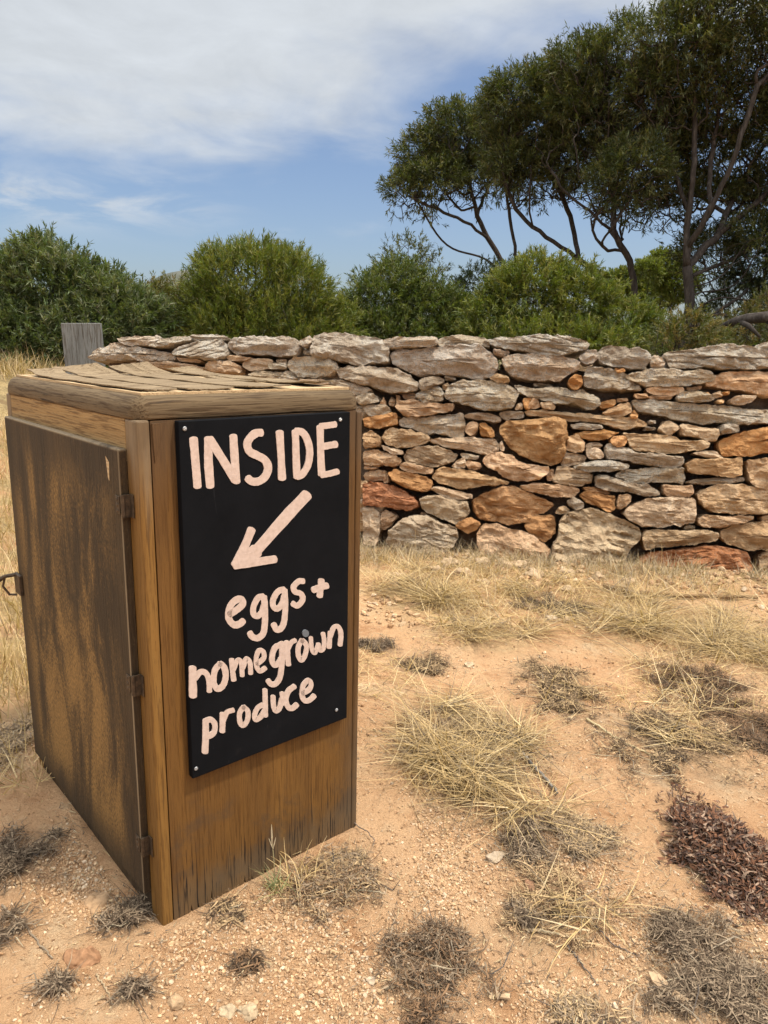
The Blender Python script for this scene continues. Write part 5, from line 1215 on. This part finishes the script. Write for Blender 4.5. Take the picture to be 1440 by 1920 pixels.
def rock(px, py, w, h, col, label, seed, grp=None, zs=.6, lich=.05):
    c = ground_at(px, py + h * .5); dist = np.linalg.norm(c - EYEP); s_ = w * dist / FPX / 2; V, F = rockbase(4, seed, .3)
    rg_ = np.random.default_rng(seed); a_ = rg_.uniform(-.5, .5); Rz = np.array([[math.cos(a_), -math.sin(a_), 0], [math.sin(a_), math.cos(a_), 0], [0, 0, 1]])
    V = (V * np.array([1, .85, zs])) @ Rz.T * s_; V = V + np.stack([fbm(V * (2.2 / s_) + seed + 9 * q_, 4) - .5 for q_ in range(3)], 1) * .55 * s_; V[:, 2] += s_ * zs * .25
    o = mesh_np('rock', V, F, M_ROCK, (col[0] * .78, col[1] * .70, col[2] * .62, 1), True); o.location = tuple(c); tag(o, label, 'rock', grp)
rock(158, 1772, 60, 50, (.42, .245, .14), 'pinkish flat rock lying alone before the dark door', 71, None, .38)
rock(425, 1886, 28, 26, (.56, .46, .32), 'left of two pale stones at the bottom edge', 72, 'pale stones')
rock(463, 1887, 32, 26, (.58, .47, .32), 'right of two pale stones at the bottom edge', 73, 'pale stones')
rock(330, 1869, 28, 22, (.52, .38, .24), 'tan stone left of the two pale stones', 74, 'pale stones')
rock(180, 1685, 46, 16, (.52, .36, .22), 'flat pale stone half buried beside the door', 75, 'pale stones', .3)
rock(928, 1600, 32, 24, (.50, .42, .32), 'pale grey stone at the edge of the blackish weed cushion', 76, 'pale stones')
rock(697, 1830, 20, 24, (.60, .50, .38), 'white stone left of the round dead weed', 77, 'pale stones')
rock(1035, 1156, 30, 16, (.62, .52, .38), 'white stone in the straw before the boulder', 78, 'pale stones')
rock(933, 1152, 26, 16, (.50, .32, .19), 'pinkish stone in the straw right of the golden tuft', 79, 'pale stones')
rock(880, 1241, 20, 16, (.56, .46, .32), 'pale stone on bare sand above the big straw tuft', 80, 'pale stones')
for j_, (px, py, w, h) in enumerate(((822, 1062, 34, 22), (845, 1048, 40, 26), (868, 1066, 32, 22), (905, 1045, 36, 22), (948, 1052, 30, 18), (980, 1052, 36, 22), (745, 1078, 34, 16), (1000, 1075, 40, 18), (1060, 1072, 34, 16), (1120, 1078, 34, 16), (1180, 1085, 28, 14), (905, 1085, 26, 16), (1065, 1100, 26, 14))):
    rock(px, py, w, h, (.60, .47, .32), 'pale limestone rubble in the dry grass at the wall foot', 90 + j_, 'rubble at the wall foot', .6)
def stick(name, pts, r, col, label, cat, mat=M_TWIG, lift=.004, k_=6):
    P = np.array([ground_at(*p_) for p_ in pts]); n = 26; t = np.linspace(0, len(P) - 1, n); Q = np.stack([np.interp(t, np.arange(len(P)), P[:, i_]) for i_ in range(3)], 1)
    Q[:, 2] = np.maximum(gz(Q[:, 0], Q[:, 1]) + r * .8, Q[:, 2] + lift); Q += np.random.default_rng(len(label)).normal(0, .0012, Q.shape); c_ = Q[0].copy()
    rr = r * np.linspace(1, .55, n) * (1 + .12 * np.sin(np.arange(n) * 2.1)); mb = MB(); mb.tube(Q - c_, rr, k_, col); o = mb.build(name, mat, None, True); o.location = tuple(c_); tag(o, label, cat); return o
stick('stick', [(955, 1388), (985, 1425), (1020, 1462), (1046, 1492)], .0075, (.20, .175, .145), 'grey forked stick lying right of the big straw tuft', 'stick', lift=.01)
stick('stick', [(1100, 1350), (1170, 1395), (1275, 1445)], .005, (.46, .36, .20), 'long straw coloured stalk lying across the wide dead weed mat', 'stick')
stick('stick', [(985, 1745), (1030, 1752), (1105, 1768)], .004, (.42, .32, .19), 'pale curved stalk at the foot of the brownish mat', 'stick')
stick('stick', [(5, 1700), (60, 1755), (98, 1800)], .003, (.28, .21, .14), 'thin brown stalk lying near the left edge', 'stick')
stick('stick', [(180, 1830), (195, 1850), (212, 1884)], .0022, (.40, .29, .17), 'thin straw lying left of the tan stone', 'stick')
stick('stick', [(662, 1550), (690, 1568), (702, 1582), (700, 1597)], .0016, (.16, .12, .09), 'thin curled dark twig by the right foot of the cabinet', 'twig', lift=.012)
stick('stick', [(775, 1510), (790, 1550), (812, 1584)], .0014, (.42, .28, .15), 'thin straw lying on bare sand right of the cabinet', 'twig')
stick('stick', [(1130, 1105), (1200, 1118), (1290, 1124), (1420, 1126)], .016, (.22, .135, .065), 'brown weathered slat half hidden in straw before the wall', 'slat', lift=.02)
stick('stick', [(1110, 1730), (1150, 1775), (1200, 1795)], .002, (.13, .10, .08), 'thin dark twig before the grey dead weed', 'twig')
stick('stick', [(1060, 1770), (1090, 1810), (1120, 1850)], .0024, (.14, .11, .085), 'dark twig in the pale pebbles', 'twig')
def bark_piece(pts, label, seed, col):
    P = np.array([ground_at(*p_, .012) for p_ in pts]); c_ = P.mean(0); c_[2] = P[:, 2].min() - .008; mb = MB(); n = len(P); top = P - c_; top[:, 2] += np.random.default_rng(seed).uniform(-.003, .006, n); bot = top - [0, 0, .004]
    j_ = np.arange(n); V = np.vstack([top, bot, top.mean(0)[None] + [0, 0, .004]]); mb.add(V, [np.stack([j_, (j_ + 1) % n, np.full(n, 2 * n)], 1), np.stack([j_, j_ + n, (j_ + 1) % n + n, (j_ + 1) % n], 1)], col)
    o = mb.build('bark_chip', M_TWIG); o.location = tuple(c_); tag(o, label, 'bark chip')
bark_piece([(1214, 1830), (1235, 1838), (1262, 1862), (1290, 1886), (1283, 1890), (1250, 1874), (1222, 1852)], 'tan curled bark chip before the largest grey weed mat', 1, (.46, .31, .18))
bark_piece([(930, 1866), (957, 1872), (955, 1884), (928, 1876)], 'small tan bark chip on the gravel at the bottom', 2, (.42, .29, .17))
bark_piece([(983, 1650), (1000, 1660), (1006, 1690), (995, 1688), (985, 1668)], 'reddish bark chip below the blackish cushion', 3, (.30, .16, .09))
bark_piece([(932, 1445), (958, 1455), (950, 1462), (928, 1452)], 'small grey brown chip at the edge of the big straw tuft', 4, (.36, .27, .19))
print('objects', len(bpy.data.objects))
